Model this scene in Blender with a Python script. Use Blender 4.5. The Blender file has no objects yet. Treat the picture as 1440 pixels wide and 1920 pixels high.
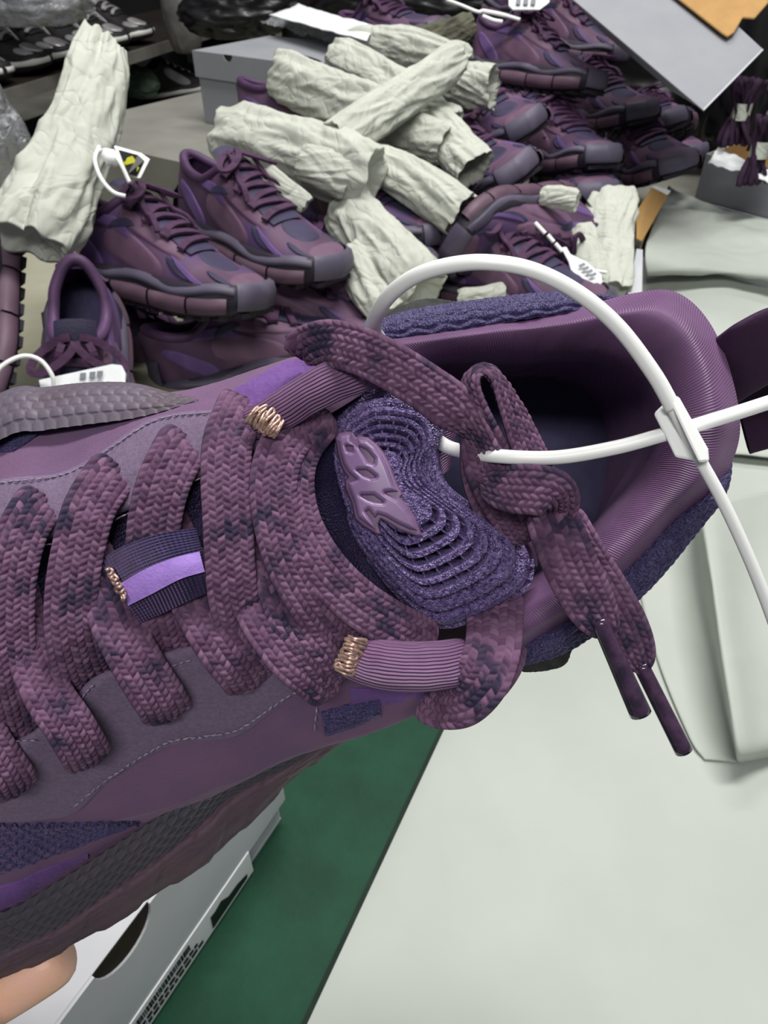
import bpy, bmesh, math, random
import numpy as np
from mathutils import Vector, Matrix, geometry

# ------------------------------------------------------------------ camera, world, lights
SC = bpy.context.scene
COL = SC.collection
CAM_Z, PITCH, F = 0.58, math.radians(40.0), 1387.0
cam_d = bpy.data.cameras.new('camera'); cam = bpy.data.objects.new('camera', cam_d); COL.objects.link(cam)
cam_d.sensor_fit = 'VERTICAL'; cam_d.sensor_height = 32.0; cam_d.lens = 32.0 * F / 1920.0
cam_d.clip_start = 0.01
cam.location = (0, 0, CAM_Z); cam.rotation_euler = (math.pi / 2 - PITCH, 0, 0)
cam_d.dof.use_dof = True; cam_d.dof.focus_distance = 0.19; cam_d.dof.aperture_fstop = 34.0
SC.camera = cam
world = bpy.data.worlds.new('world'); SC.world = world; world.use_nodes = True
world.node_tree.nodes['Background'].inputs[0].default_value = (0.82, 0.9, 0.97, 1)
world.node_tree.nodes['Background'].inputs[1].default_value = 0.14
def area(name, loc, sx, sy, power, target=None, col=(1, 0.985, 0.96)):
    d = bpy.data.lights.new(name, 'AREA'); d.shape = 'RECTANGLE'; d.size = sx; d.size_y = sy; d.energy = power; d.color = col
    o = bpy.data.objects.new(name, d); COL.objects.link(o); o.location = loc
    if target is not None:
        o.rotation_euler = (Vector(target) - Vector(loc)).to_track_quat('-Z', 'Y').to_euler()
    return o
area('ceiling_tube_and_fill', (0.35, 0.75, 2.3), 1.3, 0.30, 50)
area('ceiling_tube_and_fill', (-0.1, -1.1, 2.1), 1.3, 0.30, 23, (0, 0.2, 0.4))  # unseen frontal fill, added behind the camera to brighten the insole
area('ceiling_tube_and_fill', (0.2, 2.2, 2.4), 1.3, 0.30, 26)
SC.view_settings.view_transform = 'Standard'; SC.view_settings.look = 'None'
SC.view_settings.gamma = 1.0; SC.view_settings.use_curve_mapping = False
SC.view_settings.exposure = 0.06

# ------------------------------------------------------------------ helpers
CAM = np.array([0.0, 0.0, CAM_Z])
FW = np.array([0, math.cos(PITCH), -math.sin(PITCH)]); UP = np.array([0, math.sin(PITCH), math.cos(PITCH)]); RT = np.array([1.0, 0, 0])
D0 = 0.200
def W(px, py, d):
    px, py, d = np.broadcast_arrays(np.asarray(px, float), np.asarray(py, float), np.asarray(d, float))
    return CAM + d[..., None] * (FW + ((px - 720) / F)[..., None] * RT + ((960 - py) / F)[..., None] * UP)
def PX(a):                       # (..., 3) of photo x, y and height in mm above the sneaker's middle plane
    a = np.asarray(a, float)
    return W(a[..., 0], a[..., 1], D0 - a[..., 2] * 0.001)
def onz(px, py, z):              # where the sight line through a pixel meets the height z
    k = FW + (px - 720) / F * RT + (960 - py) / F * UP
    return CAM + k * ((z - CAM_Z) / k[2])
def interp(P, n, closed=False):  # Catmull-Rom along axis 0
    P = np.asarray(P, float); k = len(P)
    t = np.linspace(0, k, n, endpoint=False) if closed else np.linspace(0, k - 1, n)
    i = np.floor(t).astype(int)
    if not closed: i = np.minimum(i, k - 2)
    f = (t - i).reshape((-1,) + (1,) * (P.ndim - 1))
    if closed:
        g = lambda j: P[j % k]
        p0, p1, p2, p3 = g(i - 1), g(i), g(i + 1), g(i + 2)
    else:
        Q = np.concatenate([[2 * P[0] - P[1]], P, [2 * P[-1] - P[-2]]])
        p0, p1, p2, p3 = Q[i], Q[i + 1], Q[i + 2], Q[i + 3]
    return 0.5 * (2 * p1 + (p2 - p0) * f + (2 * p0 - 5 * p1 + 4 * p2 - p3) * f ** 2 + (3 * p1 - p0 - 3 * p2 + p3) * f ** 3)
def resample(P, n):
    s = np.concatenate([[0], np.cumsum(np.linalg.norm(np.diff(P[:, :3], axis=0), axis=1))])
    t = np.linspace(0, s[-1], n)
    return np.stack([np.interp(t, s, P[:, j]) for j in range(P.shape[1])], 1), s[-1]
def unit(v): return v / np.maximum(np.linalg.norm(v, axis=-1, keepdims=True), 1e-12)
_rs = np.random.RandomState(5); _G = unit(_rs.normal(size=(256, 3))); _PM = np.tile(_rs.permutation(256), 4)
def pn(P):                       # gradient noise, numpy
    P = np.asarray(P, float); i = np.floor(P).astype(int); f = P - i; u = f * f * f * (f * (f * 6 - 15) + 10); i = i & 255
    r = 0
    for dx in (0, 1):
        for dy in (0, 1):
            for dz in (0, 1):
                h = _PM[_PM[_PM[i[..., 0] + dx & 255] + (i[..., 1] + dy & 255)] + (i[..., 2] + dz & 255)]
                g = (_G[h & 255] * (f - np.array([dx, dy, dz]))).sum(-1)
                w = (u[..., 0] if dx else 1 - u[..., 0]) * (u[..., 1] if dy else 1 - u[..., 1]) * (u[..., 2] if dz else 1 - u[..., 2])
                r = r + g * w
    return r
def loc_of(parent):
    v = np.zeros(3)
    while parent is not None:
        v = v + np.array(parent.location); parent = parent.parent
    return v
def link(name, me, mat=None, parent=None):
    o = bpy.data.objects.new(name, me); COL.objects.link(o)
    if mat is not None: me.materials.append(mat)
    if parent is not None: o.parent = parent
    return o
def raw(name, V, faces, mat, parent=None, uv=None, smooth=True, local=False):
    V = np.asarray(V, float).reshape(-1, 3)
    if parent is not None and not local: V = V - loc_of(parent)
    me = bpy.data.meshes.new(name); me.from_pydata(V.tolist(), [], [tuple(int(i) for i in f) for f in faces])
    if uv is not None:
        l = me.uv_layers.new(name='UVMap'); idx = np.zeros(len(me.loops), dtype=np.int32); me.loops.foreach_get('vertex_index', idx)
        l.data.foreach_set('uv', np.asarray(uv, float)[idx].astype(np.float32).ravel())
    if smooth: me.polygons.foreach_set('use_smooth', [True] * len(me.polygons))
    me.update()
    return link(name, me, mat, parent)
def grid(name, V, mat, parent=None, cr=False, cc=False, uv=None, flip=False, local=False):
    V = np.asarray(V, float); nr, nc = V.shape[:2]
    R = np.arange(nr if cr else nr - 1); C = np.arange(nc if cc else nc - 1)
    r, c = np.meshgrid(R, C, indexing='ij'); r2 = (r + 1) % nr; c2 = (c + 1) % nc
    q = np.stack([r * nc + c, r * nc + c2, r2 * nc + c2, r2 * nc + c], -1).reshape(-1, 4)
    if flip: q = q[:, ::-1]
    X = V.reshape(-1, 3)
    if parent is not None and not local: X = X - loc_of(parent)
    me = bpy.data.meshes.new(name); n = len(q)
    me.vertices.add(len(X)); me.vertices.foreach_set('co', X.astype(np.float32).ravel())
    me.loops.add(n * 4); me.loops.foreach_set('vertex_index', q.astype(np.int32).ravel())
    me.polygons.add(n); me.polygons.foreach_set('loop_start', np.arange(0, n * 4, 4, dtype=np.int32))
    me.polygons.foreach_set('use_smooth', np.ones(n, dtype=bool))
    if uv is None:
        dr = np.linalg.norm(np.diff(V, axis=0), axis=2).mean(1); dc = np.linalg.norm(np.diff(V, axis=1), axis=2).mean(0)
        a = np.concatenate([[0], np.cumsum(dr)]) * 1000; b = np.concatenate([[0], np.cumsum(dc)]) * 1000
        uv = np.stack(np.meshgrid(a, b, indexing='ij'), -1)
    l = me.uv_layers.new(name='UVMap'); l.data.foreach_set('uv', np.asarray(uv).reshape(-1, 2)[q.ravel()].astype(np.float32).ravel())
    me.update(calc_edges=True)
    return link(name, me, mat, parent)
def normals(V, cr=False, cc=False):
    def d(V, ax, c):
        if c: return np.roll(V, -1, ax) - np.roll(V, 1, ax)
        return np.gradient(V, axis=ax)
    return unit(np.cross(d(V, 0, cr), d(V, 1, cc)))
def camface(V, N):
    s = np.sign(((CAM - V) * N).sum(-1, keepdims=True).sum()); return N * s
def surf(name, ctrl, nr, nc, mat, parent, disp=None, cc=False, cr=False):
    A = interp(np.asarray(ctrl, float), nr, cr); A = interp(np.swapaxes(A, 0, 1), nc, cc).swapaxes(0, 1)
    V = PX(A)
    if disp is not None:
        dr = np.concatenate([[0], np.cumsum(np.linalg.norm(np.diff(V, axis=0), axis=2).mean(1))]) * 1000
        dc = np.concatenate([[0], np.cumsum(np.linalg.norm(np.diff(V, axis=1), axis=2).mean(0))]) * 1000
        a, b = np.meshgrid(dr, dc, indexing='ij')
        V = V + camface(V, normals(V, cr, cc)) * (disp(a, b, A)[..., None] * 0.001)
    return grid(name, V, mat, parent, cr, cc)
def empty(name, loc, label=None, cat=None, group=None):
    o = bpy.data.objects.new(name, None); COL.objects.link(o); o.location = tuple(float(x) for x in loc); o.empty_display_size = 0.02
    return tag(o, label, cat, group)
def tag(o, label=None, cat=None, group=None, kind=None):
    if label: o['label'] = label
    if cat: o['category'] = cat
    if group: o['group'] = group
    if kind: o['kind'] = kind
    return o
def tube(name, P, r, mat, parent=None, n=10, cap=True, flat=1.0, local=False, closed=False, up=None):
    P = np.asarray(P, float); m = len(P); r = np.broadcast_to(np.asarray(r, float), (m,))
    T = unit(np.roll(P, -1, 0) - np.roll(P, 1, 0)) if closed else unit(np.gradient(P, axis=0))
    ref = np.array(up if up is not None else (0.13, -0.45, 0.88)); S = unit(np.cross(T, ref)); N = np.cross(S, T)
    a = np.linspace(0, 2 * math.pi, n, endpoint=False)
    V = P[:, None] + r[:, None, None] * (np.cos(a)[None, :, None] * S[:, None] + flat * np.sin(a)[None, :, None] * N[:, None])
    if cap and not closed:
        V = np.concatenate([np.repeat(P[:1, None], n, 1), V, np.repeat(P[-1:, None], n, 1)])
    return grid(name, V, mat, parent, cr=closed, cc=True, local=local)
def box_bm(bm, x0, x1, y0, y1, z0, z1, M=None):
    vs = [bm.verts.new((x, y, z)) for z in (z0, z1) for x, y in ((x0, y0), (x1, y0), (x1, y1), (x0, y1))]
    for f in ((3, 2, 1, 0), (4, 5, 6, 7), (0, 1, 5, 4), (1, 2, 6, 5), (2, 3, 7, 6), (3, 0, 4, 7)): bm.faces.new([vs[i] for i in f])
    if M is not None:
        for v in vs: v.co = M @ v.co
    return vs
def bm_obj(name, bm, mat, parent=None, bevel=0, smooth=False):
    me = bpy.data.meshes.new(name); bmesh.ops.recalc_face_normals(bm, faces=bm.faces); bm.to_mesh(me); bm.free()
    if smooth: me.polygons.foreach_set('use_smooth', [True] * len(me.polygons))
    o = link(name, me, mat, parent)
    if bevel:
        b = o.modifiers.new('bevel', 'BEVEL'); b.width = bevel; b.segments = 2; b.limit_method = 'ANGLE'; b.angle_limit = 0.6
    return o

# ------------------------------------------------------------------ materials
def lin(h):
    c = [int(h[i:i + 2], 16) / 255 for i in (0, 2, 4)]
    return tuple(x / 12.92 if x <= 0.04045 else ((x + 0.055) / 1.055) ** 2.4 for x in c) + (1,)
class NT:
    def __init__(s, name):
        s.m = bpy.data.materials.new(name); s.m.use_nodes = True; s.t = s.m.node_tree; s.b = s.t.nodes['Principled BSDF']
    def n(s, typ, **kw):
        x = s.t.nodes.new(typ)
        for k, v in kw.items():
            if k.startswith('i_'): x.inputs[k[2:].replace('_', ' ')].default_value = v
            else: setattr(x, k, v)
        return x
    def l(s, a, b): s.t.links.new(a, b)
    def co(s, which): return s.n('ShaderNodeTexCoord').outputs[which]
    def math(s, op, a, b=None):
        x = s.n('ShaderNodeMath', operation=op)
        for i, v in enumerate((a, b)):
            if v is None: continue
            if isinstance(v, (int, float)): x.inputs[i].default_value = v
            else: s.l(v, x.inputs[i])
        return x.outputs[0]
    def mix(s, f, a, b):
        x = s.n('ShaderNodeMix', data_type='RGBA')
        for i, v in ((0, f), (6, a), (7, b)):
            if isinstance(v, (int, float, tuple)): x.inputs[i].default_value = v
            else: s.l(v, x.inputs[i])
        return x.outputs[2]
    def noise(s, co, scale, detail=3, rough=0.6, dist=0):
        x = s.n('ShaderNodeTexNoise', i_Scale=scale, i_Detail=detail, i_Roughness=rough, i_Distortion=dist); s.l(co, x.inputs['Vector']); return x.outputs[0]
    def ramp(s, v, a, b):
        x = s.n('ShaderNodeMapRange', i_From_Min=a, i_From_Max=b); s.l(v, x.inputs['Value']); return x.outputs[0]
    def bump(s, h, dist, strength=1.0, chain=None):
        x = s.n('ShaderNodeBump', i_Strength=strength, i_Distance=dist); s.l(h, x.inputs['Height'])
        if chain is not None: s.l(chain, x.inputs['Normal'])
        s.l(x.outputs[0], s.b.inputs['Normal']); return x.outputs[0]
    def set(s, **kw):
        for k, v in kw.items():
            i = s.b.inputs[k.replace('_', ' ')]
            if isinstance(v, (int, float, tuple)): i.default_value = v
            else: s.l(v, i)
        return s.m
def simple(name, c1, c2=None, scale=60, rough=0.6, bump=0, bscale=300, sheen=0, spec=0.3, metal=0, lo=0.35, hi=0.65, coord='Object', detail=4):
    t = NT(name); c = t.co(coord)
    col = lin(c1)
    if c2: col = t.mix(t.ramp(t.noise(c, scale, detail), lo, hi), lin(c1), lin(c2))
    if bump: t.bump(t.noise(c, bscale, 4), bump)
    t.set(Base_Color=col, Roughness=rough, Specular_IOR_Level=spec, Metallic=metal)
    if sheen: t.set(Sheen_Weight=sheen, Sheen_Roughness=0.4, Sheen_Tint=lin('c9b4d0'))
    return t.m
def lace_mat(name, base, light, navy):
    t = NT(name); uv = t.co('UV')
    sn = t.n('ShaderNodeVectorMath', operation='FLOOR'); t.l(uv, sn.inputs[0])
    wn = t.n('ShaderNodeTexWhiteNoise', noise_dimensions='2D'); t.l(sn.outputs[0], wn.inputs['Vector'])
    c = t.mix(wn.outputs['Value'], lin(base), lin(light))
    patch = t.math('MULTIPLY', t.ramp(t.noise(uv, 0.14, 3, 0.6), 0.48, 0.62), 0.95)
    pick = t.math('MULTIPLY', patch, t.ramp(t.math('FRACT', t.math('MULTIPLY', wn.outputs['Value'], 7.31)), 0.15, 0.4))
    c = t.mix(pick, c, lin(navy))
    m = t.n('ShaderNodeMapping'); m.inputs['Scale'].default_value = (9, 2.5, 1); t.l(uv, m.inputs[0])
    t.bump(t.noise(m.outputs[0], 2.6, 3, 0.75), 0.0005, 0.9)
    t.set(Base_Color=c, Roughness=0.62, Specular_IOR_Level=0.25, Sheen_Weight=0.12, Sheen_Roughness=0.45, Sheen_Tint=lin('c090c8'))
    return t.m
def rib_mat(name, c1, c2, per, axis=0, depth=0.00025, slant=0.0, rough=0.5, cs=0.12, sheen=0.2, cross=0):
    t = NT(name); uv = t.co('UV'); s = t.n('ShaderNodeSeparateXYZ'); t.l(uv, s.inputs[0])
    a, b = (s.outputs[0], s.outputs[1]) if axis == 0 else (s.outputs[1], s.outputs[0])
    w = t.math('ADD', a, t.math('MULTIPLY', b, slant))
    w = t.math('ADD', w, t.math('MULTIPLY', t.noise(uv, 0.12, 1), 1.2))
    h = t.math('SINE', t.math('MULTIPLY', w, 2 * math.pi / per))
    if cross: h = t.math('ADD', h, t.math('MULTIPLY', t.math('SINE', t.math('MULTIPLY', b, 2 * math.pi / cross)), 0.35))
    t.bump(h, depth)
    t.set(Base_Color=t.mix(t.ramp(t.noise(uv, cs, 3), 0.35, 0.65), lin(c1), lin(c2)), Roughness=rough, Specular_IOR_Level=0.3, Sheen_Weight=sheen, Sheen_Roughness=0.35, Sheen_Tint=lin('c8a0d0'))
    return t.m
def knit_mat(name, c1, c2, sc=1.2, depth=0.0006, rough=0.5, sheen=0.25, spec=0.35, coord='UV'):
    t = NT(name); uv = t.co(coord)
    v = t.n('ShaderNodeTexVoronoi', i_Scale=sc); t.l(uv, v.inputs['Vector'])
    b = t.bump(v.outputs['Distance'], depth)
    t.set(Base_Color=t.mix(t.ramp(t.noise(uv, sc * 0.5, 3), 0.35, 0.65), lin(c1), lin(c2)), Roughness=rough, Specular_IOR_Level=spec, Sheen_Weight=sheen, Sheen_Roughness=0.3, Sheen_Tint=lin('b4a4e0'))
    return t.m
def dyed(name, cols, scale, rough=0.6, sheen=0.15, bump=0.0004, bscale=900):  # tie-dyed shades that drift across a sneaker
    t = NT(name); c0 = t.co('Object'); oi = t.n('ShaderNodeObjectInfo'); va = t.n('ShaderNodeVectorMath', operation='ADD'); t.l(c0, va.inputs[0]); t.l(oi.outputs['Location'], va.inputs[1]); c = va.outputs[0]; n = t.noise(c, scale, 2, 0.5, 0.4)
    col = t.mix(t.ramp(n, 0.38, 0.52), lin(cols[0]), lin(cols[1])); col = t.mix(t.ramp(n, 0.52, 0.66), col, lin(cols[2]))
    t.bump(t.noise(c, bscale, 2), bump, 0.5)
    t.set(Base_Color=col, Roughness=rough, Specular_IOR_Level=0.25, Sheen_Weight=sheen, Sheen_Roughness=0.4, Sheen_Tint=lin('b090c0'))
    return t.m
M = {}
M['lace'] = lace_mat('woven_lace', '6c4b69', '967191', '37354f')
M['suede'] = simple('grey_purple_suede', '6a5b70', '776780', 900, 0.85, 0.0002, 1500, 0.22, 0.15)
M['mauve'] = simple('mauve_nubuck', '755874', '6a5270', 40, 0.8, 0.0002, 1200, 0.18, 0.15)
M['violet'] = simple('violet_suede', '735092', '5f427a', 60, 0.85, 0.0005, 900, 0.3, 0.15)
M['lining'] = rib_mat('twill_lining', '75557a', '684c6c', 0.62, 0, 0.00007, 0.35, 0.40, 0.05, 0.25)
M['loop'] = rib_mat('ribbed_loop', '88658a', '7a587c', 0.78, 1, 0.0003, 0, 0.5, 0.1, 0.2)
M['tongue'] = knit_mat('tongue_knit', '8a74ae', '36285a', 1900.0, 0.0006, 0.32, 0.35, 0.8, 'Object')
M['throat'] = knit_mat('throat_pile', '2b2148', '1c1634', 2.5, 0.0008, 0.55, 0.35)
M['mesh'] = knit_mat('side_mesh', '4a426c', '322c50', 1.6, 0.0004, 0.55, 0.25)
M['insole'] = simple('navy_insole', '4e4c68', '575474', 150, 0.95, 0.0002, 1500, 0.25, 0.1)
M['heelstrap'] = simple('heel_strap_webbing', '38203a', '2f1c33', 80, 0.75, 0.0002, 900, 0.1, 0.2)
M['scale_dark'] = simple('sole_rubber', '44414f', '4d4450', 30, 0.5, 0.0001, 900, 0, 0.4)
M['scale_grey'] = simple('sole_rubber_pale', '635c6a', '544650', 22, 0.5, 0.0001, 900, 0, 0.4)
M['outsole'] = simple('sole_wall_rubber', '5e4a54', '50404c', 25, 0.6, 0.0002, 600, 0, 0.3)
M['clip'] = simple('black_heel_mesh', '2b2b2c', '3a3a3a', 300, 0.8, 0.0005, 800)
M['logo'] = simple('puffy_logo_rubber', '84688f', '7a5f86', 120, 0.28, 0, 1, 0, 0.5)
M['logo_edge'] = simple('logo_base_rubber', '75587a', '6b5070', 120, 0.4, 0, 1, 0, 0.5)
M['bartack'] = simple('pale_gold_thread', 'd8b8a6', 'a07f78', 900, 0.3, 0, 1, 0, 0.6, 0.55)
M['stitch'] = simple('lilac_thread', '93839c', '6f5f7c', 600, 0.5)
M['tab'] = rib_mat('navy_webbing', '38325c', '2c2749', 1.05, 0, 0.0004, 0, 0.5, 0.3, 0.3, 0.8)
M['lilac'] = simple('lilac_reflective_strip', 'a883d6', '9a78c8', 400, 0.5, 0.00015, 1500)
M['aglet'] = simple('clear_aglet', '4c344e', '2c2033', 260, 0.1, 0, 1, 0, 0.7)
M['white'] = simple('white_nylon', 'f2f2f0', None, rough=0.35, spec=0.5)
M['tagwhite'] = simple('white_plastic_tag', 'd9dbdc', 'cfd2d3', 60, 0.35, spec=0.5)
M['ink'] = simple('grey_print', '7b7e84', rough=0.6)
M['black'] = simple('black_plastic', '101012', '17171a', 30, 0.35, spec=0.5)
M['skin'] = None
def skin():
    t = NT('skin'); c = t.co('Object')
    col = t.mix(t.ramp(t.noise(c, 38, 3), 0.35, 0.65), lin('f6c2b6'), lin('f3c0a0'))
    w = t.n('ShaderNodeTexVoronoi', i_Scale=700.0); t.l(c, w.inputs['Vector']); t.bump(w.outputs['Distance'], 0.0002, 0.4)
    t.set(Base_Color=col, Roughness=0.45, Subsurface_Weight=0.25, Subsurface_Radius=(0.9, 0.35, 0.2), Subsurface_Scale=0.006)
    return t.m
M['skin'] = skin()
def paper_mat(name, c1, c2):
    t = NT(name); c = t.co('Object'); n = t.n('ShaderNodeTexNoise', i_Scale=9.0, i_Detail=2.0); t.l(c, n.inputs['Vector'])
    va = t.n('ShaderNodeVectorMath', operation='MULTIPLY_ADD'); t.l(n.outputs['Color'], va.inputs[0]); va.inputs[1].default_value = (0.12, 0.12, 0.12); t.l(c, va.inputs[2])
    r1 = t.math('ABSOLUTE', t.math('SUBTRACT', t.noise(va.outputs[0], 16, 1, 0.4), 0.5)); r2 = t.math('ABSOLUTE', t.math('SUBTRACT', t.noise(va.outputs[0], 38, 1, 0.4), 0.5))
    h = t.math('ADD', t.math('MINIMUM', r1, 0.10), t.math('MULTIPLY', t.math('MINIMUM', r2, 0.08), 0.5))
    t.bump(h, 0.05, 0.4); t.set(Base_Color=t.mix(t.ramp(t.noise(c, 14, 4), 0.35, 0.65), lin(c1), lin(c2)), Roughness=0.7, Specular_IOR_Level=0.25); return t.m
M['paper'] = paper_mat('pale_tissue_paper', 'bdc0b5', 'b0b3a8')
M['sheet'] = simple('pale_packing_paper', 'b4b9b2', 'abb1a9', 5, 0.7, 0.0003, 40, 0, 0.2)
M['sheet_edge_shade'] = simple('pad_edge_shade', '10201a', '1b2a22', 40, 0.8)  # near-black colour stands in for shade along the paper's edge
M['greybox'] = simple('grey_box_card', '8f9196', '898b91', 12, 0.6, 0, 1, 0, 0.25)
M['palebox'] = simple('pale_grey_box_card', 'c6c8cc', 'bec0c5', 12, 0.55, 0, 1, 0, 0.25)
M['kraft'] = simple('kraft_card', 'b08a55', 'a68151', 30, 0.8, 0.0002, 200)
M['green'] = simple('green_mat', '0b3523', '13432f', 18, 0.6, 0.0002, 300, 0, 0.2)
M['floor'] = simple('concrete_floor', '8b8a80', '7c7b72', 6, 0.7, 0.0003, 120)
M['darkwall'] = simple('dark_wall', '1b1b1d', '141416', 3, 0.9)
M['shelfwood'] = simple('dark_shelf_board', '2c2622', '221d1a', 8, 0.6)
M['shelfmetal'] = simple('shelf_edge', '6d6c66', '5e5d57', 12, 0.5)
M['paperwhite'] = simple('white_label_paper', 'e6e8ea', rough=0.5)
M['orange'] = simple('orange_plastic', 'c84a22', rough=0.5)
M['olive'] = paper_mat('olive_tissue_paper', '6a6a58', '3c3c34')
def clear_plastic():
    t = NT('clear_poly_bag'); c = t.co('Object'); t.bump(t.noise(c, 18, 4, 0.6, 1.5), 0.02)
    t.set(Base_Color=lin('a9abb0'), Roughness=0.18, Transmission_Weight=0.45, Alpha=0.8, Specular_IOR_Level=0.6); return t.m
M['polybag'] = clear_plastic()
# ------------------------------------------------------------------ setting
def slab(name, poly, z0, z1, mat, parent=None, bev=0):
    n = len(poly); bm = bmesh.new(); L = loc_of(parent) if parent else np.zeros(3)
    t = [bm.verts.new((p[0] - L[0], p[1] - L[1], z1 - L[2])) for p in poly]; b = [bm.verts.new((p[0] - L[0], p[1] - L[1], z0 - L[2])) for p in poly]
    bm.faces.new(t); bm.faces.new(b[::-1])
    for i in range(n): bm.faces.new((t[i], b[i], b[(i + 1) % n], t[(i + 1) % n]))
    return bm_obj(name, bm, mat, parent, bev)
tag(slab('floor', [(-2.6, -0.6), (2.6, -0.6), (2.6, 3.6), (-2.6, 3.6)], -0.05, 0.0, M['floor']), kind='structure')
tag(slab('wall_back', [(-2.6, 3.5), (2.6, 3.5), (2.6, 3.6), (-2.6, 3.6)], 0.0, 2.6, M['darkwall']), kind='structure')
tag(slab('green_mat', [(-0.55, -0.35), (0.75, -0.35), (0.75, 0.62), (-0.55, 0.62)], 0.0, 0.006, M['green']), 'dark green mat showing between the label box and the pale packing paper', 'mat')
# pale packing paper on a pad, its edge shadow painted in as dark colour
pA, pB = onz(838, 1335, 0.018), onz(562, 1920, 0.018); u = unit(pA - pB)
q0 = pB - u * 0.30; q1 = pA + u * 0.62
pad_o = empty('packing_paper_pad', (0.4, 0.4, 0.006), 'large smooth pale grey-green packing paper filling the lower right', 'paper')
edge = [q0, q0 + [0.95, -0.0, 0], q1 + [0.60, 0.0, 0], q1]
slab('backing_board', [p[:2] for p in edge], 0.006, 0.014, M['sheet_edge_shade'], pad_o)
nr, nc = 90, 90
a = np.linspace(0, 1, nr)[:, None, None]; b = np.linspace(0, 1, nc)[None, :, None]
e = [p + np.array([0.004, 0, 0]) for p in edge]
V = (1 - a) * ((1 - b) * e[0] + b * e[1]) + a * ((1 - b) * e[3] + b * e[2])
V[..., 2] = 0.0165 + 0.0022 * pn(np.stack([V[..., 0] * 9, V[..., 1] * 6, V[..., 0] * 0], -1)) * np.minimum(1, b[..., 0] * 8) + 0.0006 * pn(np.stack([V[..., 0] * 40, V[..., 1] * 30, V[..., 0] * 0 + 4], -1))
V[:, 0, 2] = 0.0142
grid('paper_sheet', V, M['sheet'], pad_o)

# ------------------------------------------------------------------ heap sneaker, built once per foot and copied
P3 = {'side': dyed('dyed_mauve_upper', ('49354c', '61485e', '523e65'), 9), 'violet': dyed('dyed_violet_panel', ('594472', '654d7e', '4d3c68'), 12),
      'navy': dyed('dyed_navy_mesh', ('38344b', '3e3954', '312d42'), 14, 0.6, 0.2, 0.0012, 500), 'mauve': dyed('dyed_mauve_panel', ('61485d', '6c5267', '5a4358'), 12),
      'grey': dyed('dyed_grey_rubber', ('534e5f', '5d5768', '494353'), 10, 0.45, 0), 'pod': dyed('dyed_mauve_rubber', ('654f5e', '5c4755', '6c5765'), 14, 0.45, 0),
      'sole': dyed('dyed_dark_rubber', ('28232e', '312b37', '232029'), 10, 0.55, 0), 'lining': dyed('dyed_lining', ('4e3554', '442f4b', '583e60'), 14, 0.5),
      'lace': dyed('dyed_lace', ('412741', '4d324d', '39223a'), 40, 0.7, 0.15, 0.0015, 700), 'in': M['insole']}
B3 = {'side': simple('black_upper', '19191b', '232326', 30, 0.6, 0.0004, 600), 'silver': simple('silver_panel', 'aaa6a8', '7b787b', 20, 0.35, 0, 1, 0, 0.5, 0.2), 'sole': simple('white_sole', 'd6d6d2', 'c8c8c4', 20, 0.5)}
UT = np.array([ # s, half width, top height, base height
 (0, .0005, .100, .034), (.02, .014, .102, .033), (.06, .026, .104, .032), (.14, .034, .104, .031), (.25, .036, .100, .030), (.36, .037, .112, .029), (.42, .0385, .110, .028), (.50, .041, .096, .027),
 (.60, .046, .080, .026), (.70, .0500, .066, .026), (.80, .0500, .056, .026), (.88, .046, .050, .027), (.94, .037, .045, .029), (.98, .023, .041, .032), (1.0, .001, .038, .036)])
_d = np.linspace(0, 1, 400); UI = np.stack([np.interp(_d, UT[:, 0], UT[:, j]) for j in range(4)], 1)
for _ in range(3):
    UI[3:-3, 1:] = sum(UI[3 + k:397 + k, 1:] for k in range(-3, 4)) / 7
def U3(s, t, off=0.0, side=1):
    s, t = np.broadcast_arrays(np.asarray(s, float), np.asarray(t, float))
    w = np.interp(s, _d, UI[:, 1]); H = np.interp(s, _d, UI[:, 2]); z0 = np.interp(s, _d, UI[:, 3])
    ph = t * math.pi / 2; sn, cs = np.sin(ph), np.cos(ph)
    y = (w + off) * np.sign(sn) * np.abs(sn) ** 0.75; z = z0 + (H - z0 + off) * np.clip(cs, 0, 1) ** 0.85
    x = 0.008 + 0.282 * s; arch = 0.006 * np.sin(np.pi * np.clip((s - 0.2) / 0.8, 0, 1)) * side
    x = np.where(s < 0.03, x - off * (1 - s / 0.03), x); x = np.where(s > 0.95, x + off * (s - 0.95) / 0.05, x)
    return np.stack([x - 0.15, y + arch, z], -1)
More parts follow.
